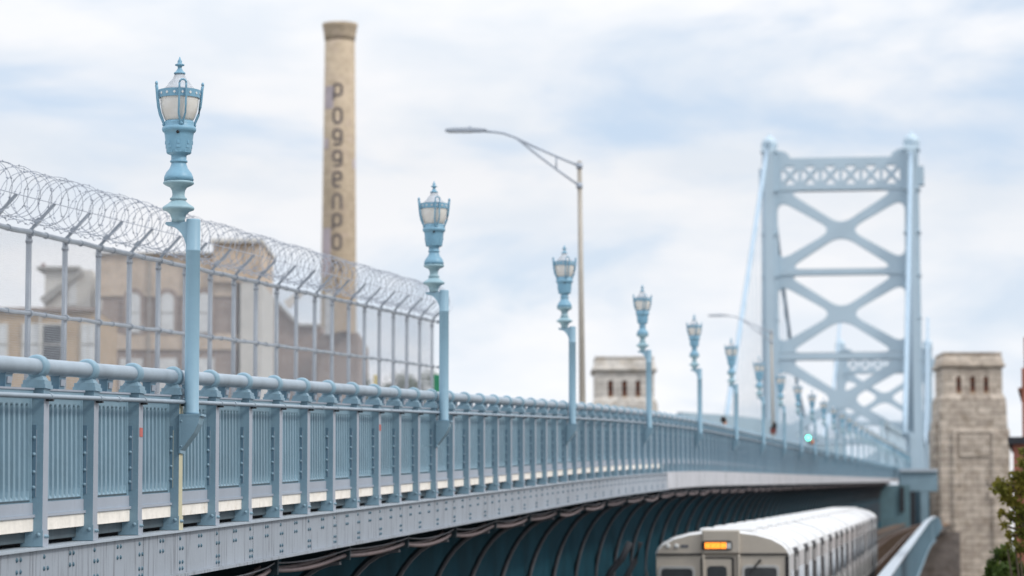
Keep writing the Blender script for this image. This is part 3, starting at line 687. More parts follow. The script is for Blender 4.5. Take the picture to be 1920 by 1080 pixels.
fc = MB(); fc.tbox(1.60, (-.012, .012, .09, .125), 1.65, (-.008, .008, .08, .10), 0); fc.box((-.02, .095, 1.565), (.02, .104, 1.573), 1)
for s in (-1, 1): fc.box((s*.03-.012, .09, 1.652), (s*.03+.012, .101, 1.664), 1)
fc.build('face', [M['skin'], M['hair']], per)

# ------------------------------------------------------------------ steel suspension tower
TD = 609.0
def make_tower():
    xc = P(1578.5, 600, TD).x; root = thing('suspension_tower', '', 'bridge tower', Matrix.Translation((xc, TD, 0)) @ Matrix.Rotation(-TH, 4, 'Z'))
    s = TD/F
    X = lambda px: (px-1578.5)*s
    Z = lambda py: P(1578.5, py, TD).z
    for side, nm in ((-1, 'leg'), (1, 'leg')):
        l = MB(); c = side*(1712-1578.5)*s
        l.tbox(0, (c-1.75, c+1.75, -3.2, 3.2), Z(600), (c-1.5, c+1.5, -2.6, 2.6)); l.tbox(Z(600), (c-1.48, c+1.48, -2.55, 2.55), Z(280), (c-1.3, c+1.3, -2.1, 2.1))
        l.tbox(0, (c-1.0, c+1.0, -3.9, -3.1), Z(285), (c-.8, c+.8, -2.7, -2.0))
        l.box((c+side*1.4-.55, -1.6, Z(350)), (c+side*1.4+.55+side*.4, 1.6, Z(316)))
        for y in (360, 440, 520, 600, 680, 760): l.box((c-1.6, -2.75, Z(y)), (c+1.6, 2.75, Z(y)+.25))
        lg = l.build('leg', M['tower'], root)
        cp = MB(); cp.tbox(Z(285), (c-1.6, c+1.6, -2.4, 2.4), Z(275), (c-1.4, c+1.4, -2.2, 2.2)); cp.lathe([(1.5, Z(275)), (1.55, Z(268)), (1.4, Z(262)), (.9, Z(257)), (.35, Z(254)), (.3, Z(251)), (.05, Z(248))], 14, 0, None, (c, 0)); cp.build('cap', M['tower'], lg)
    xi = 12.2                                                        # half clear width between the legs
    def panel(name, y0, y1, xw, hole_polys, t=.55, rad=2.2):
        outer = [(-xw, Z(y1)), (xw, Z(y1)), (xw, Z(y0)), (-xw, Z(y0))]
        return place(curve_mesh(name, [outer] + [rounded(h, r_) for h, r_ in hole_polys], t, M['tower']), name, root)
    # portal: six crossed cells under a straight top chord, curved knees at both ends
    holes = []; zt, zb = Z(311), Z(346); cw = 2*11.6/6
    for k in range(6):
        x0 = -11.6+cw*k+.32; x1 = x0+cw-.64; xm = (x0+x1)/2; zm = (zt+zb)/2; d = .34
        holes += [([(x0+d*1.4, zt), (x1-d*1.4, zt), (xm, zm+d*1.3)], .35), ([(x0+d*1.4, zb), (xm, zm-d*1.3), (x1-d*1.4, zb)], .35), ([(x0, zb+d*1.4), (x0, zt-d*1.4), (xm-d*1.3, zm)], .35), ([(x1, zb+d*1.4), (xm+d*1.3, zm), (x1, zt-d*1.4)], .35)]
    panel('portal_truss', 296, 357, 12.4, holes, .8)
    kn = MB()
    for sx in (-1, 1):
        pts = [(sx*12.4, Z(297)), (sx*12.4, Z(280))]
        for k in range(9):
            t = k/8*math.pi/2; pts.append((sx*(12.2-2.6*math.sin(t)), Z(281) - (Z(281)-Z(297))*(1-math.cos(t))))
        kn.prism(pts, -.8, .8)
    kn.build('knee_gusset', M['tower'], root)
    def xbay(name, y0, y1):
        za, zb = Z(y0), Z(y1); zm = (za+zb)/2; hh = (za-zb)/2; m = 1.0; q = hh/xi; W = math.hypot(1, q)*.72
        kx = W/q; kz = W
        hp = [([(-xi+kx+.55, za), (xi-kx-.55, za), (0, zm+kz)], 2.5), ([(-xi+kx+.55, zb), (0, zm-kz), (xi-kx-.55, zb)], 3.0), ([(-xi, zb+kz+.5), (-xi, za-kz-.5), (-kx, zm)], 3.0), ([(xi, zb+kz+.5), (kx, zm), (xi, za-kz-.5)], 3.0)]
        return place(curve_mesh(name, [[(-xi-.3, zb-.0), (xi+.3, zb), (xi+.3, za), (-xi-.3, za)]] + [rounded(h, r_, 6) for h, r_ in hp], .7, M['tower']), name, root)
    for y0, y1 in ((358, 504), (516, 661), (675, 822), (834, 980)): xbay('cross_brace', y0, y1)
    for y in (510, 668, 828):
        b = MB(); b.box((-xi-.3, -.9, Z(y+5.6)), (xi+.3, .9, Z(y-5.6))); b.build('crossbeam', M['tower'], root)
    return root
tw = make_tower(); tw['label'] = 'large pale blue steel suspension tower with crossed bracing, closer of the two'
t2 = copy_tree(tw); D2 = 1000.0; O2 = (1786-1578.5)*TD/F
t2.location = (TX*D2-O2, D2, P(1664, 634, D2).z - P(1578, 250, TD).z); t2['label'] = 'smaller blue steel tower seen through the lower bracing of the closer tower'
for t_ in (tw, t2): t_['group'] = 'steel towers of the suspension bridge'
# main cables and hangers
ZT = P(1578, 272, TD).z; Z2 = P(1664, 640, D2).z
OL, ORR = 208200/F, 7.2
def chord_top(D, o=0):
    if o < 20: return zprof(D) + 7.4 + .0055*max(D-400, 0)
    tb = [(400, 8.3), (450, 9.1), (500, 9.9), (609, 11.2), (700, 11.8), (945, 11.3), (1100, 10.5)]
    for (a, u), (b, v) in zip(tb, tb[1:]):
        if D <= b: return zprof(D) + u + (v-u)*(D-a)/(b-a)
    return zprof(D) + 10.5
for o_, lab in ((OL, 'pale blue main cable sloping down on the left side of the steel tower'), (ORR, 'pale blue main cable running down in front of the steel tower right leg')):
    c = thing('main_cable', lab, 'bridge cable', Matrix.Translation((TX*TD-o_, TD, ZT)), 'main suspension cables'); bpy.context.view_layer.update(); ci = c.matrix_world.inverted()
    w = MB(); pts = []
    D = 486.0
    while D < TD: pts.append((TX*D-o_, D-.0, ZT - (TD-D)*.50 - 0*D)); D += 10
    pts[:] = [(x, y - 0, z) for x, y, z in pts]; w.tube([(x, y-3.4*0, z) for x, y, z in pts] + [(TX*TD-o_, TD-3.6, ZT+.3)], .40, 10)
    pm = []; k_ = (ZT-(CAMZ+36))/(196.0**2)
    for i in range(40):
        D = TD+3 + (D2-TD-3)*i/39; z = CAMZ+36 + k_*(D-805)**2; pm.append((TX*D-o_, D, z))
    w2 = MB(); w2.tube(pm, .40, 10)
    for mb in (w, w2):
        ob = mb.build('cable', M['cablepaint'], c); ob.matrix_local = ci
    D = TD+12
    while D < D2-6:
        z = CAMZ+36+k_*(D-805)**2; zc = chord_top(D, o_)
        if z > zc+.5:
            h = MB(); h.tube([(TX*D-o_, D, zc), (TX*D-o_, D, z)], .07, 5); ob = h.build('hanger', M['cablepaint'], c); ob.matrix_local = ci
        D += 11
    D = TD-12
    while D > 505:
        h = MB(); z = ZT-(TD-D)*.5; zc = chord_top(D, o_)
        if z > zc+.5:
            h.tube([(TX*D-o_, D, zc), (TX*D-o_, D, z)], .07, 5); ob = h.build('hanger', M['cablepaint'], c); ob.matrix_local = ci
        D -= 11
# stiffening trusses beside the roadway
for o_, lab, d0 in ((34.4, 'pale blue stiffening truss along the far left side of the bridge deck', 404.0), (8.9, 'pale blue lattice stiffening truss just behind the far end of the railing', 404.0)):
    tr = thing('stiffening_truss', lab, 'truss', Matrix.Translation((TX*500-o_, 500, zprof(500))), 'stiffening trusses of the bridge'); bpy.context.view_layer.update(); ti = tr.matrix_world.inverted()
    Q = lambda D, z: Vector((TX*D-o_, D, z))
    lo = lambda D: zprof(D)+.3
    a = MB(); DD = [d0 + 7.5*i for i in range(80)]
    dep = 3.2 if o_ > 20 else .8
    for i in range(len(DD)-1):
        a.bar(Q(DD[i], chord_top(DD[i], o_)-dep/2), Q(DD[i+1], chord_top(DD[i+1], o_)-dep/2), .7, dep)
    ob = a.build('top_chord', M['chord'], tr); ob.matrix_local = ti
    a = MB()
    for i in range(len(DD)-1): a.bar(Q(DD[i], lo(DD[i])), Q(DD[i+1], lo(DD[i+1])), .7, .9)
    ob = a.build('bottom_chord', M['tower'], tr); ob.matrix_local = ti
    a = MB()
    for i in range(len(DD)-1):
        D = DD[i]; E_ = DD[i+1]; a.bar(Q(D, lo(D)), Q(D, chord_top(D, o_)-dep), .5, .5, up=(0, 1, 0))
        if i % 2 == 0: a.bar(Q(D, lo(D)), Q(E_, chord_top(E_, o_)-dep), .55, .55)
        else: a.bar(Q(D, chord_top(D, o_)-dep), Q(E_, lo(E_)), .55, .55)
    ob = a.build('web_member', M['tower'], tr); ob['kind'] = 'stuff'; ob.matrix_local = ti

# ------------------------------------------------------------------ stone pylons and anchorage
SD = 420.0; ss = SD/F
def make_pylon(cx, lab):
    base = P(cx, 800, SD); root = thing('stone_pylon', lab, 'stone tower', Matrix.Translation((base.x, SD, 0)), 'stone pylons at the anchorage')
    Z = lambda y: P(1818, y, SD).z
    h = lambda px: px*ss
    b = MB(); b.tbox(0, (-h(66), h(66), -4.4, 5), Z(812), (-h(63), h(63), -4.4, 4.6)); b.tbox(Z(812), (-h(63), h(63), -4.35, 4.5), Z(752), (-h(61), h(61), -4.25, 4.4)); b.tbox(Z(752), (-h(61), h(61), -4.25, 4.4), Z(740), (-h(55.5), h(55.5), -3.9, 4.1))
    b.build('shaft', M['stone'], root, bevel=.12)
    wg = MB(); wg.box((-h(70), -2.8, 0), (-h(60), 3, Z(806))); wg.box((h(58), -2.8, 0), (h(70), 3, Z(806))); wg.box((-h(68), -2.4, Z(806)), (-h(60), 2.6, Z(792))); wg.box((h(58), -2.4, Z(806)), (h(66), 2.6, Z(775)))
    wg.build('buttress', M['stone'], root, bevel=.1)
    u = MB()                                              # belfry: corner walls and mullions round three slits
    zb, zt = Z(740), Z(693); w0 = h(55); sl = [(-h(26), h(4.6)), (0, h(4.6)), (h(25), h(4.6))]; y0 = -3.85
    wz0, wz1 = Z(738), Z(709)
    xs = [-w0] + [e for c, q in sl for e in (c-q, c+q)] + [w0]
    for i in range(0, len(xs), 2): u.box((xs[i], y0, zb), (xs[i+1], y0+.9, zt))
    for c, q in sl: u.box((c-q, y0, wz1), (c+q, y0+.9, zt)); u.box((c-q, y0, zb), (c+q, y0+.9, wz0))
    u.box((-w0, y0+.901, zb), (w0, 4, zt)); u.build('belfry', M['stone'], root)
    for c, q in sl:
        k = MB(); k.box((c-q+.01, y0+.35, wz0+.01), (c+q-.01, y0+.5, wz1-.01)); k.box((c-q+.01, y0+.3, (wz0+wz1)/2-.1), (c+q-.01, y0+.349, (wz0+wz1)/2+.1), 1); k.build('slit_grille', [M['bronze'], M['black']], root)
        k = MB(); k.box((c-q*.9, y0-.012, Z(747)), (c+q*.9, y0-.003, wz0-.02)); k.build('rust_stain', M['rust'], root)
    c = MB(); c.tbox(Z(693.5), (-h(57), h(57), -4.0, 4.2), Z(690), (-h(61), h(61), -4.3, 4.5)); c.box((-h(61), -4.3, Z(690)), (h(61), 4.5, Z(687))); c.tbox(Z(687), (-h(58.5), h(58.5), -4.1, 4.3), Z(668), (-h(54), h(54), -3.8, 4.0)); c.box((-h(55), -3.9, Z(668)), (h(55), 4.1, Z(664)))
    c.build('cornice_cap', M['stone'], root, bevel=.06)
    d = MB(); d.box((-h(28), -4.62, Z(858)), (h(28), -4.42, Z(818))); d.box((-h(40), -4.7, 0), (-h(33), -4.42, Z(815))); d.box((h(33), -4.7, 0), (h(40), -4.42, Z(815))); d.tbox(Z(815), (-h(40), h(40), -4.66, -4.42), Z(806), (-h(36), h(36), -4.5, -4.3))
    for yy in (905, 930): 
        for sx in (-1, 1): d.box((sx*h(30)-.4, -4.66, Z(yy+6)), (sx*h(30)+.4, -4.42, Z(yy-6)))
    d.build('front_panel', M['stone'], root, bevel=.05)
    return root
py_r = make_pylon(1817, 'tall weathered stone pylon with three rusty slits, right of the steel tower')
py_l = copy_tree(py_r); py_l['label'] = 'stone pylon top with three rusty slits showing above the railing, left of the steel tower'
for ch in py_l.children:
    if ch.data.materials[0] == M['stone']: ch.data = ch.data.copy(); ch.data.materials[0] = M['stonepale']
py_l.location = (P(1169, 700, SD).x, SD, P(1169, 672, SD).z-P(1818, 664, SD).z)
an = MB(); a0 = tp(408, 9.3); a1 = tp(408, 1.6)
an.box((a0.x-2, 404, 0), (a1.x, 440, ztrack(404)-1.0)); tag(an.build('anchorage', M['stonedk']), 'dark shaded stone anchorage block below the track at the foot of the pylon', 'anchorage')
po = thing('track_portal', 'blue steel portal over the tracks beside the tall stone pylon', 'portal', Matrix.Translation(tp(405, 5)))
bpy.context.view_layer.update(); pi_ = po.matrix_world.inverted()
def pbox(nm, x0, y0, x1, y1, D, dpt, m, bv=0):
    w = MB(); p = P(x0, y1, D); q = P(x1, y0, D); w.box((p.x, D, p.z), (q.x, D+dpt, q.z)); ob = w.build(nm, m, po); ob.matrix_local = pi_; return ob
pbox('lintel', 1688, 884, 1758, 921, 400, 2.0, M['parapet']); pbox('lintel_cap', 1688, 879, 1758, 884.5, 399.6, 2.6, M['flange'])
pbox('column', 1707, 921.5, 1716, 990, 399.5, 1.5, M['darksteel']); pbox('back_wall', 1690, 921, 1775, 1000, 424, .5, M['bluedk'])
pbox('side_leaf', 1727, 921.5, 1741, 990, 412, .4, M['parapet'])

# ------------------------------------------------------------------ tracks, train, parapet
TDS = [50+6*i for i in range(62)]
w = MB(); w.sweep([(9.2, -.35), (2.5, -.35), (2.5, -.7), (9.2, -.7)], TDS, lambda D, r, u: tp(D, r, u)); tag(w.build('track_bed', M['ballast']), kind='structure')
tk = thing('railway_track', 'rusty rails on timber sleepers running beside the blue parapet', 'railway track', Matrix.Translation(tp(200, 5.25, -.3))); bpy.context.view_layer.update(); ki = tk.matrix_world.inverted()
for nm, o_, hw, z0, z1, m in (('rail', 5.97, .04, -.18, 0, 'railsteel'), ('rail', 4.53, .04, -.18, 0, 'railsteel'), ('third_rail', 7.6, .09, -.1, .16, 'timber'), ('guard_timber', 3.55, .16, -.2, .02, 'planks'), ('guard_timber', 8.5, .12, -.2, .05, 'timber'), ('plank_walk', 2.95, .36, -.2, -.05, 'planks')):
    w = MB(); w.sweep([(o_+hw, z1), (o_-hw, z1), (o_-hw, z0), (o_+hw, z0)], TDS, tp); ob = w.build(nm, M[m], tk); ob.matrix_local = ki
w = MB(); D = 52.0
while D < 410: w.box((-1.5, -.12, -.345), (1.5, .12, -.182), 0, frame(tp(D, 5.25))); D += .75
ob = w.build('sleepers', M['timber'], tk); ob['kind'] = 'stuff'; ob.matrix_local = ki
pa = thing('track_parapet', 'pale blue steel plate parapet along the outer edge of the tracks', 'parapet', Matrix.Translation(tp(200, 2.42))); bpy.context.view_layer.update(); pi2 = pa.matrix_world.inverted()
PD = [60+5*i for i in range(57)]
w = MB(); w.sweep([(2.42, 1.44), (2.36, 1.44), (2.36, -.95), (2.42, -.95)], PD, tp)
D = 62
while D < 338: w.box((.055, -.02, -.93), (.16, .02, 1.43), 0, frame(tp(D, 2.42))); D += 7.6
ob = w.build('web_plate', M['parapet'], pa); ob.matrix_local = pi2
w = MB(); w.sweep([(2.62, 1.52), (2.18, 1.52), (2.18, 1.445), (2.62, 1.445)], PD, tp); ob = w.build('top_flange', M['flange'], pa); ob.matrix_local = pi2
w = MB(); w.sweep([(2.60, -.955), (2.20, -.955), (2.20, -1.02), (2.60, -1.02)], PD, tp); ob = w.build('bottom_flange', M['parapet'], pa); ob.matrix_local = pi2
w = MB(); e0 = tp(340, 2.42); w.prism([(-.2, 1.50), (.55, 1.42), (.95, .4), (.3, -.6), (-.2, -1.0)], 0, .3, 0, Matrix.Translation(e0) @ Matrix.Rotation(-TH, 4, 'Z')); ob = w.build('end_plate', M['parapet'], pa); ob.matrix_local = pi2

TSL = math.atan(S3*CT)
train = thing('commuter_train', 'stainless steel commuter train with an orange lit destination sign', 'train', frame(tp(73, 5.25), TSL))
CARL, W2 = 20.6, 1.53
prof = [(-W2, .75), (-W2, 3.02), (-1.47, 3.16), (-1.36, 3.27), (-1.12, 3.40), (-.75, 3.50), (-.35, 3.55), (0, 3.565)]
prof = prof + [(-a, b) for a, b in prof[-2::-1]]
def roundrect(x0, z0, x1, z1, r=.08): return rounded([(x0, z0), (x1, z0), (x1, z1), (x0, z1)], r, 4)
for c in range(4):
    y0 = c*(CARL+.55); T = Matrix.Translation((0, y0, 0))
    b = MB(); N_ = len(prof)
    ys = [0.10, 0.0] if False else None
    vs = []; fs = []
    rows = [(.0, .985), (.12, 1.0), (CARL-.12, 1.0), (CARL, .985)]
    for y, sc in rows: vs += [(a*sc, y, .75+(z-.75)*(sc if z > 2 else 1)) for a, z in prof]
    for i in range(3):
        for k in range(N_-1): fs.append((i*N_+k, i*N_+k+1, (i+1)*N_+k+1, (i+1)*N_+k))
    b.add(vs, fs, 0, False)
    for idx, f in enumerate(b.f): b.m[idx] = 0 if (idx % (N_-1)) in (0, N_-2) else 1
    b.add(vs[:N_], [list(range(N_))], 2); b.add(vs[3*N_:], [list(range(N_))], 2)
    b.box((-1.45, .2, .35), (1.45, CARL-.2, .752), 3)
    for k in range(14):                                   # fluted lower side sheathing
        z = .85+.07*k; b.box((W2-.002, .4, z), (W2+.012, CARL-.4, z+.035), 0); b.box((-W2-.012, .4, z), (-W2+.002, CARL-.4, z+.035), 0)
    car = b.build('car_body', [M['steel'], M['roof'], M['cab'], M['rubber']], train); car.location = (0, y0, 0)
    for yy in (2.2, 6.6, 10.6, 14.6, 18.6):
        rf = MB(); rf.box((-.62, yy-.9, 3.49), (.62, yy+.9, 3.60)); rf.build('roof_vent', M['roof'], car, bevel=.03)
    for yy in (0.25, 5.15, 10.3, 15.45, 20.3):
        rf = MB(); rf.sweep([(yy-.03, 0), (yy+.03, 0), (yy+.03, .02), (yy-.03, .02)], list(range(N_-2)), lambda i, r, u: Vector((prof[i+1][0]*(1+u*.6), r, prof[i+1][1]+u)), None, True); rf.build('roof_band', M['roof'], car)
    for sx in (-1, 1):
        x = sx*W2
        for yd in (2.7, 8.0, 12.6, 17.9):                       # paired doors with dark reveals
            d = MB(); a, b_ = sorted((x+sx*.002, x+sx*.012)); 
            d.box((a, yd-.72, .95), (b_, yd+.72, 3.0), 1); 
            a, b_ = sorted((x+sx*.012, x+sx*.03))
            for q in (-1, 1):
                d.box((a, yd+q*.34-.29, 1.0), (b_, yd+q*.34+.29, 2.92), 1); a2, b2 = sorted((x+sx*.030, x+sx*.034)); d.box((a2, yd+q*.34-.17, 1.9), (b2, yd+q*.34+.17, 2.6), 0)
            a, b_ = sorted((x-sx*.05, x+sx*.02)); d.prism([(yd-.8, 3.02), (yd+.8, 3.02), (yd+.6, 3.13), (yd-.6, 3.13)], a, b_, 0, None, 'x')
            a, b_ = sorted((x, x+sx*.036))
            for q in (-.76, 0, .76): d.box((a, yd+q-.022, .95), (b_, yd+q+.022, 3.04), 0)
            d.build('door', [M['rubber'], M['steel']], car)
        for yw in (.85, 4.35, 5.35, 6.35, 9.45, 10.3, 11.15, 14.25, 15.25, 16.25, 19.75):
            wmb = MB(); a, b_ = sorted((x+sx*.002, x+sx*.01)); wmb.prism(roundrect(yw-.45, 1.72, yw+.45, 2.66), a, b_, 0, None, 'x'); wmb.build('window', M['panedk'], car)
    if c == 0:
        Y = lambda px: (px-1354)*73/F; Zp = lambda py: 3.03 - (py-1041)*73/F
        f = MB(); f.box((-.46, -.10, Zp(1040)), (.40, .02, 3.58)); f.box((-.46, -.1, .76), (-.40, .0, Zp(1042))); f.box((.34, -.1, .76), (.40, .0, Zp(1042)))
        f.build('sign_hood', M['cab'], car, bevel=.04)
        for x0, x1 in ((-1.50, -.47), (.41, 1.50)): 
            f = MB(); f.box((x0, -.03, Zp(1043)), (x1, -.002, Zp(1039.5))); f.build('seam_trim', M['rubber'], car)
        f = MB(); f.prism(roundrect(Y(1315), Zp(1034), Y(1373), Zp(1016), .07), -.115, -.101, 0); f.build('sign_box', M['rubber'], car)
        f = MB(); x = Y(1322)
        for k, wd in enumerate((.045, .05, .03, .05, .045, .05, .02, .05, .045)): 
            f.box((x, -.122, Zp(1030.5)), (x+wd, -.117, Zp(1019.5)), 0); x += wd+.012
        f.box((x, -.121, Zp(1030.5)), (x+.1, -.117, Zp(1020)), 1)  # pale block at the right end, a reflection painted as colour
        f.build('sign_display', [M['amber'], M['pane']], car)
        f = MB(); f.prism(roundrect(Y(1313), .9, Y(1375), Zp(1047), .06), -.03, -.003, 0); f.prism(roundrect(Y(1317), .92, Y(1371), Zp(1050), .05), -.045, -.031, 1); f.prism(roundrect(Y(1325), 1.9, Y(1362), Zp(1063), .1), -.052, -.046, 2); f.build('cab_door', [M['rubber'], M['cab'], M['panedk']], car)
        for x0, x1, yy, pm in ((1234, 1303, 1063, 'panedk'), (1390, 1460, 1061, 'panedk')):
            f = MB(); f.prism(roundrect(Y(x0), 1.75, Y(x1), Zp(yy), .12), -.03, -.003, 0); f.prism(roundrect(Y(x0+5), 1.81, Y(x1-5), Zp(yy+5), .09), -.036, -.031, 1); f.build('cab_window', [M['steel'], M[pm]], car)
        f = MB(); f.bar((Y(1424), -.07, Zp(1053)), (Y(1406), -.07, Zp(1074)), .05, .035); f.bar((Y(1424), -.07, Zp(1053)), (Y(1424), -.002, Zp(1053)), .05, .05); f.build('wiper', M['rubber'], car)
        for px in (1252, 1268):
            f = MB(); f.lathe([(.055, 0), (.05, .03), (.03, .035)], 14, 0, Matrix.Translation((Y(px), -.002, Zp(1026))) @ Matrix.Rotation(math.pi/2, 4, 'X')); f.build('marker_lamp', M['pane'], car)
        f = MB(); f.box((Y(1276), -.012, Zp(1029)), (Y(1290), -.002, Zp(1023.5))); f.build('number_plate', M['rib'], car)
        f = MB(); f.box((1.42, -.02, .9), (1.50, -.002, Zp(1045))); f.build('corner_handrail', M['rubber'], car)
ms = thing('track_signal', 'dark track side signal mast with two bent pipes, left of the train', 'signal mast', frame(tp(67, 7.15)))
zt_ = lambda y: CAMZ + (1100-y)*67/F - ms.matrix_world.translation.z
bpy.context.view_layer.update()
w = MB(); w.tube([(0, 0, -.3), (0, 0, 1.9)], .10, 10); w.tube([(.18, 0, -.3), (.18, 0, 1.9)], .05, 8); w.build('mast', M['rib'], ms)
w = MB(); w.box((-.28, -.15, 1.75), (.34, .15, 2.05)); w.box((-.25, -.17, 2.05), (-.05, .0, 2.22), 1); w.build('head', [M['darksteel'], M['pale']], ms, bevel=.03)
w = MB(); w.tube([(-.22, 0, 2.2), (-.15, 0, 2.5), (.0, 0, 2.8), (.22, 0, 3.05), (.40, 0, 3.4)], .07, 8); w.tube([(.10, 0, 2.05), (.15, 0, 2.4), (.33, 0, 2.7), (.5, 0, 3.0), (.62, 0, 3.4)], .06, 8); w.build('pipe', M['darksteel'], ms)

# ------------------------------------------------------------------ chimney with its lettering
CD = 330.0; cs = CD/F
cb_ = P(636, 700, CD); chim = thing('brick_chimney', 'tall round buff brick factory chimney with dark stacked lettering', 'chimney', Matrix.Translation((cb_.x-.1, CD, 0)))
Zc = lambda y: P(632, y, CD).z
cr_ = lambda y: (28.5 + (y-75)*.0098)*cs
w = MB(); w.lathe([(cr_(1640), 0), (cr_(700), Zc(700)), (cr_(400), Zc(400)), (cr_(76), Zc(76))], 40, 0); w.build('stack', M['chimney'], chim)
w = MB(); w.lathe([(29*cs, Zc(77)), (30*cs, Zc(68)), (32.5*cs, Zc(52)), (33.5*cs, Zc(50)), (33.5*cs, Zc(45)), (27*cs, Zc(44.5)), (25*cs, Zc(60))], 40); w.build('crown_band', M['chimney'], chim)
def loop(x0, y0, x1, y1, r=.30): return rounded([(x0, y0), (x1, y0), (x1, y1), (x0, y1)], r, 5)
GL = {'p': [(loop(.1, .27, .9, .95), True), ([(.1, .45), (.1, 0)], False)], 'o': [(loop(.1, .06, .9, .94, .36), True)],
      'g': [(loop(.1, .36, .9, .95), True), ([(.9, .55), (.9, .22), (.80, .08), (.62, .05), (.14, .05)], False)],
      'e': [([(.1, .5), (.88, .5), (.9, .7), (.82, .87), (.62, .94), (.36, .94), (.17, .86), (.1, .7), (.1, .3), (.18, .13), (.36, .06), (.84, .06)], False)],
      'n': [([(.1, 0), (.1, .66), (.18, .84), (.38, .94), (.62, .94), (.82, .84), (.9, .66), (.9, 0)], False)],
      'h': [([(.1, 0), (.1, 1)], False), ([(.12, .5), (.3, .62), (.7, .62), (.9, .45), (.9, 0)], False)], 'l': [([(.5, 0), (.5, 1)], False)]}
def glyph(ch, yt, h=30, wd=19, st=5.2):
    w = MB()
    for li, (pts, closed) in enumerate(GL[ch]):
        if li and not closed: pass
        pts = [Vector(((x-.5)*wd, yt+h*(1-y), 0)) for x, y in pts]; fine = []
        m_ = len(pts)
        for i in range(m_ if closed else m_-1):
            a_, b_ = pts[i], pts[(i+1) % m_]; k_ = max(1, int((b_-a_).length/4)); fine += [a_.lerp(b_, t/k_) for t in range(k_)]
        if not closed: fine.append(pts[-1])
        n_ = len(fine); vs = []
        for i, p in enumerate(fine):
            d = (fine[(i+1) % n_]-fine[i-1]) if closed else (fine[min(i+1, n_-1)]-fine[max(i-1, 0)])
            d.normalize(); q = Vector((-d.y, d.x, 0))*st/2
            for e_ in (p+q, p-q):
                R_ = cr_(e_.y)+.012+.004*li; t = (e_.x-2.2)*cs/R_; vs.append((R_*math.sin(t), -R_*math.cos(t), Zc(e_.y)))
        fs = [(2*i, 2*i+1, 2*((i+1) % n_)+1, 2*((i+1) % n_)) for i in range(n_ if closed else n_-1)]
        w.add(vs, fs)
    return w.build('letter', M['letter'], chim)
for ch, y in zip('poggenpohl', [161, 206, 246, 286, 325, 366, 404, 442, 484, 524]): glyph(ch, y)
for (y0, y1, t0, t1) in ((165, 207, -1.15, -.35), (430, 520, -1.2, -.45), (262, 282, -1.1, -.7), (300, 318, 1.0, 1.4)):
    w = MB(); n = 8; vs = []
    for y in (y0, y1):
        R = cr_(y)+.012
        for k in range(n+1):
            t = t0+(t1-t0)*k/n; vs.append((R*math.sin(t), -R*math.cos(t), Zc(y)))
    w.add(vs, [(k, k+1, n+2+k, n+1+k) for k in range(n)]); w.build('paint_patch', M['patch'], chim)

# ------------------------------------------------------------------ old buildings behind the fence
def bparts(root, D):
    bpy.context.view_layer.update(); inv = root.matrix_world.inverted()
    def bx(nm, x0, y0, x1, y1, d0, d1, m, parent=None, bevel=0):
        w = MB(); p = P(x0, y1, D); q = P(x1, y0, D); w.box((p.x, D+d0, p.z), (q.x, D+d1, q.z)); ob = w.build(nm, m, root if parent is None else parent, bevel)
        ob.matrix_local = inv if parent is None else Matrix.Identity(4); return ob
    def poly(nm, pts, d0, d1, m, parent=None):
        w = MB(); w.prism([(P(x, y, D).x, P(x, y, D).z) for x, y in pts], D+d0, D+d1); ob = w.build(nm, m, root if parent is None else parent)
        ob.matrix_local = inv if parent is None else Matrix.Identity(4); return ob
    return bx, poly
BD = 250.0
fb = thing('factory_building', 'beige and mauve brick factory with tall arched windows behind the fence', 'building', Matrix.Translation((P(330, 600, BD).x, BD, 0)))
bx, poly = bparts(fb, BD)
bx('lower_wall', 182, 556, 445, 1400, 0, 14, M['mauve']); bx('upper_wall', 182, 478, 445, 556, -.12, 14.1, M['beige'])
bx('roof', 180, 474, 400, 478.2, -.4, 14.4, M['roofgrey']); bx('belt_course', 182, 626, 445, 656, -.16, -.003, M['beige'])
bx('pier', 445, 530, 491, 1400, -.5, 13, M['pale']); bx('stair_tower', 400, 457, 491, 530, -.55, 12, M['beige']); bx('parapet', 397, 450, 494, 457, -.9, 12.4, M['pale'])
bx('drainpipe', 278, 480, 283, 720, -.35, -.2, M['roofgrey']); bx('drainpipe', 344, 480, 348, 720, -.35, -.2, M['roofgrey'])
def arched(cx, y0, y1, hw, s): return [(cx-hw, y1), (cx+hw, y1)] + [(cx+hw*math.cos(math.pi*k/10), y0+hw-hw*math.sin(math.pi*k/10)) for k in range(11)]
for cx in (206, 251, 314, 383, 425):
    if cx in (206, 425): continue
    fr = poly('arched_window', arched(cx, 540, 627, 20, 1), -.22, -.125, M['mauve']); poly('pane', arched(cx, 550, 624, 12.5, 1), -.27, -.221, M['pane'], fr)
    bx('glazing_bar', cx-12, 586, cx+12, 588, -.3, -.271, M['roofgrey'], fr)
for x0, x1 in ((224, 268), (290, 332), (365, 402)): bx('lower_window', x0, 672, x1, 760, -.1, -.003, M['pane'])
AD = 232.0
ab = thing('tan_building', 'tan brick building with wide pale windows at the left edge behind the fence', 'building', Matrix.Translation((P(90, 600, AD).x, AD, 0)))
bx, poly = bparts(ab, AD)
bx('wall', -160, 583, 182, 1400, 0, 12, M['tan']); bx('coping', -160, 577, 183, 583.2, -.3, 12, M['mauve'])
for x0, x1 in ((-30, 16), (40, 120), (150, 181)):
    f = bx('window', x0, 606, x1, 690, -.12, -.003, M['pale']); bx('pane', x0+4, 610, (x0+x1)/2-1, 686, -.16, -.121, M['pane'], f); bx('pane', (x0+x1)/2+1, 610, x1-4, 686, -.16, -.121, M['panedk' if x0 == 40 else 'pane'], f); bx('meeting_rail', x0+3, 644, x1-3, 648, -.18, -.161, M['roofgrey'], f)
bx('drainpipe', 72, 585, 78, 760, -.3, -.15, M['pale'])
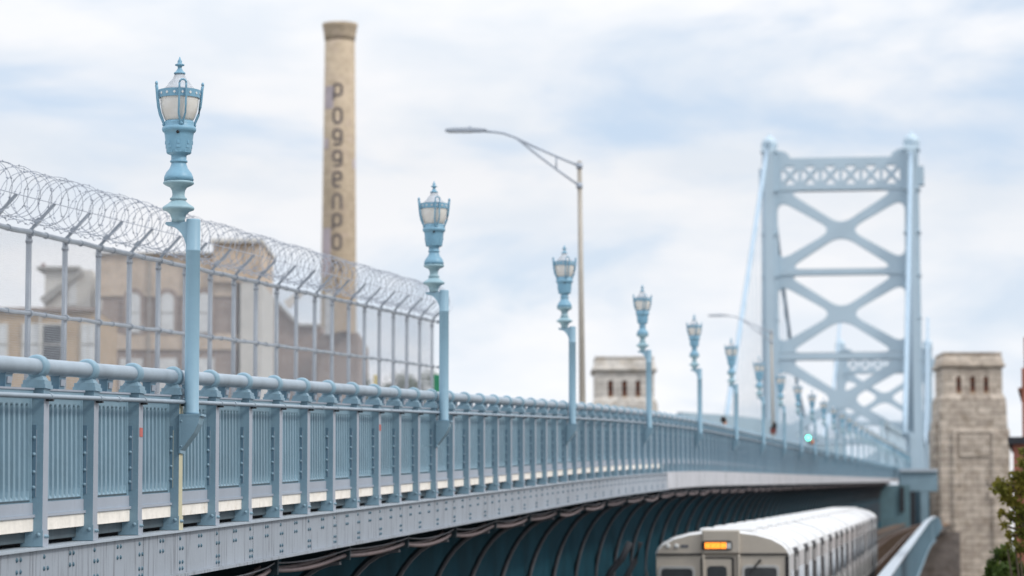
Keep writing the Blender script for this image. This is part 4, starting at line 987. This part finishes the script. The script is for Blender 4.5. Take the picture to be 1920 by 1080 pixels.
PDp = 262.0
pb = thing('rooftop_house', 'white rendered rooftop house with a sloping stair roof behind the tan building', 'building', Matrix.Translation((P(125, 540, PDp).x, PDp, 0)))
bx, poly = bparts(pb, PDp)
bx('wall', 72, 506, 172, 1400, 0, 9, M['pale']); bx('roof_edge', 70, 500, 150, 506.2, -.4, 9.3, M['roofgrey'])
poly('gable', [(150, 506), (178, 520), (178, 1400), (172, 1400), (172, 506)], .3, 8, M['pale']); poly('stair_roof', [(76, 560), (150, 508), (158, 512), (84, 572)], -.5, -.1, M['roofgrey'])
bx('window', 128, 524, 144, 572, -.1, -.003, M['pane']); bx('vent_pipe', 74, 492, 80, 500, 1, 1.5, M['bronze'])
GD = 300.0
gb = thing('sloped_warehouse', 'mauve brick warehouse with a long sloping roofline in front of the chimney', 'building', Matrix.Translation((P(560, 650, GD).x, GD, 0)))
bx, poly = bparts(gb, GD)
poly('wall', [(491, 545), (512, 560), (560, 612), (604, 612), (604, 1400), (470, 1400), (470, 540)], 0, 16, M['mauve']); poly('roof_coping', [(489, 541), (513, 556), (562, 608), (600, 608), (600, 613), (559, 613), (510, 562), (489, 547)], -.5, .4, M['roofgrey'])
bx('side_wing', 604, 640, 682, 1400, -10, 10, M['mauve']); bx('loading_tower', 646, 560, 668, 640, -12, -8, M['tan']); bx('white_panel', 622, 570, 636, 645, -11, -10.05, M['pane'])  # tall white panel added for a bright upright slit
poly('stair_canopy', [(528, 562), (560, 540), (566, 546), (538, 575)], 2, 3, M['pale'])

# ------------------------------------------------------------------ highway sign and greenery past the fence
HD = 150.0; hx = lambda px, py: P(px, py, HD)
hs = thing('highway_sign', 'plain green highway sign behind the end of the fence', 'road sign', Matrix.Translation((hx(822, 720).x, HD, zprof(HD)+.06))); bpy.context.view_layer.update(); hi = hs.matrix_world.inverted()
w = MB(); p = hx(812, 745); q = hx(834, 702); w.box((p.x, HD, p.z-.4), (q.x, HD+.06, q.z)); ob = w.build('panel', M['signgreen'], hs, .03); ob.matrix_local = hi
w = MB(); w.tube([((p.x+q.x)/2, HD+.15, zprof(HD)), ((p.x+q.x)/2, HD+.15, q.z-.1)], .07, 8); ob = w.build('post', M['galv'], hs); ob.matrix_local = hi
ys_ = thing('warning_sign', 'small yellow road sign among the greenery behind the fence', 'road sign', Matrix.Translation((hx(706, 715).x, HD-3, zprof(HD)+.06))); bpy.context.view_layer.update(); yi = ys_.matrix_world.inverted()
w = MB(); p = P(700, 728, HD-3); q = P(712, 703, HD-3); w.box((p.x, HD-3, p.z-.3), (q.x, HD-2.95, q.z)); ob = w.build('panel', M['yellow'], ys_, .02); ob.matrix_local = yi
w = MB(); w.tube([((p.x+q.x)/2, HD-2.9, zprof(HD)), ((p.x+q.x)/2, HD-2.9, q.z-.05)], .04, 8); ob = w.build('post', M['galv'], ys_); ob.matrix_local = yi
def leaves(mb, c, r, n, s, sq=(1, 1, 1)):
    for _ in range(n):
        while True:
            v = Vector((random.uniform(-1, 1), random.uniform(-1, 1), random.uniform(-1, 1)))
            if v.length < 1: break
        v = v * (.45+.55*random.random()); p = Vector(c) + Vector((v.x*r*sq[0], v.y*r*sq[1], v.z*r*sq[2]))
        a = Vector((random.gauss(0, 1), random.gauss(0, 1), random.gauss(0, 1))).normalized(); b = a.cross(Vector((random.gauss(0, 1), random.gauss(0, 1), random.gauss(0, 1)))).normalized(); l = s*random.uniform(.6, 1.3)
        mb.add([p, p+a*l*.5+b*l*.28, p+a*l, p+a*l*.5-b*l*.28], [(0, 1, 2, 3)])
def tree(name, lab, base, trunk_pts, clumps, leafm, ls, group=None, dens=1.0, cat='tree'):
    root = thing(name, lab, cat, Matrix.Translation(base), group); t = MB()
    base = Vector(base); L = [Vector(p)-base for p in trunk_pts]
    t.tube(L, [.16*(1-i/len(L)*.75) for i in range(len(L))], 8)
    cr = MB()
    for c, r, n in clumps:
        c = Vector(c)-base; 
        j = min(range(len(L)), key=lambda k: (L[k]-c).length + (4 if L[k].z > c.z else 0)); mid = (L[j]+c)/2 + Vector((0, 0, r*.2))
        t.tube([L[j], mid, c], [.05, .03, .012], 5); leaves(cr, c, r, int(n*2.0*dens), ls)
    t.build('trunk', M['bark'], root); cr.build('crown', leafm, root); return root
QD = 300.0
for k, (px, py, r) in enumerate(((690, 722, 1.1), (735, 718, 1.3), (786, 716, 1.3))):
    b0 = Vector((P(px, py, QD+k*6).x, QD+k*6, 0)); top = P(px, py, QD+k*6)
    tree('background_tree', ['low blurred tree just right of the chimney foot behind the fence', 'low blurred tree behind the fence between the chimney and the green sign', 'low blurred tree directly left of the green highway sign'][k], b0, [b0, b0.lerp(top, .5), top],
         [((top.x+random.uniform(-1.6, 1.6), top.y+random.uniform(-1.5, 1.5), top.z-(t_/17)*7+.1), r*random.uniform(.8, 1.25), 240) for t_ in range(18)], M['leaf2'], .22, 'trees behind the end of the fence')
ED = 58.0; e = lambda px, py, d=0: P(px, py, ED+d)
b0 = Vector((e(1944, 1000).x, ED, 0))
tree('street_tree', 'sparse olive green tree with thin hanging sprays at the right edge', b0, [b0, b0+Vector((.05, 0, 3)), b0+Vector((0, .1, 6)), e(1946, 1010), e(1938, 930), e(1930, 880), e(1925, 840)],
     [(e(1876, 905), .14, 60), (e(1886, 920), .17, 90), (e(1868, 916), .10, 30), (e(1900, 912, .3), .17, 80), (e(1912, 895), .16, 80), (e(1893, 938), .13, 55), (e(1915, 922), .16, 90), (e(1882, 934, .2), .10, 30), (e(1905, 945), .13, 60), (e(1878, 962), .07, 22), (e(1896, 966), .10, 36), (e(1917, 958), .15, 80),
      (e(1884, 985), .07, 22), (e(1907, 980), .11, 44), (e(1892, 1003), .09, 30), (e(1915, 1000), .14, 70), (e(1903, 1018), .09, 30), (e(1918, 870), .12, 50), (e(1930, 900), .25, 180), (e(1940, 960), .28, 200), (e(1945, 1010), .28, 200), (e(1912, 1030), .13, 50), (e(1900, 890), .08, 24), (e(1888, 1022), .06, 16), (e(1917, 845), .08, 20)], M['leaf'], .085, 'trees at the right edge')
b1 = Vector((e(1886, 1060, 3).x, ED+3, 0))
tree('street_tree', 'dense dark green small tree in the lower right corner', b1, [b1, b1+Vector((0, 0, 3)), b1+Vector((.05, 0, 6)), e(1886, 1110, 3), e(1884, 1060, 3)],
     [(e(1875, 1040, 3), .16, 190), (e(1892, 1045, 3), .20, 260), (e(1862, 1062, 3), .17, 220), (e(1882, 1072, 2.8), .24, 340), (e(1908, 1066, 3), .22, 260), (e(1858, 1085, 3), .18, 220), (e(1880, 1100, 3), .3, 420), (e(1915, 1090, 3), .3, 360), (e(1850, 1105, 3), .2, 220), (e(1884, 1030, 3.2), .09, 60)], M['leaf2'], .08, 'trees at the right edge')
# ------------------------------------------------------------------ red brick house at the right edge
RD = 140.0
rb = thing('brick_house', 'red brick house corner with dark cornices at the far right edge', 'house', Matrix.Translation((P(1915, 800, RD).x, RD, 0)))
bx, poly = bparts(rb, RD)
bx('wall', 1918, 832, 2300, 2100, 0, 9, M['brick_red']); bx('upper_wall', 1917, 690, 2300, 819, .02, 9, M['brick_red']); bx('gable', 1920, 632, 2300, 690, .05, 9, M['brick_red'])
bx('cornice', 1890, 819.5, 2300, 832.5, -.25, 9.2, M['darksteel']); poly('bracket', [(1902, 832.7), (1918, 832.7), (1918, 842)], .1, .3, M['darksteel']); bx('drip_moulding', 1909, 727, 1917, 733, -.1, 9, M['bronze']); bx('window', 1935, 870, 1960, 960, -.06, -.003, M['panedk'])

rb.rotation_euler = (0, 0, -math.atan(.175))
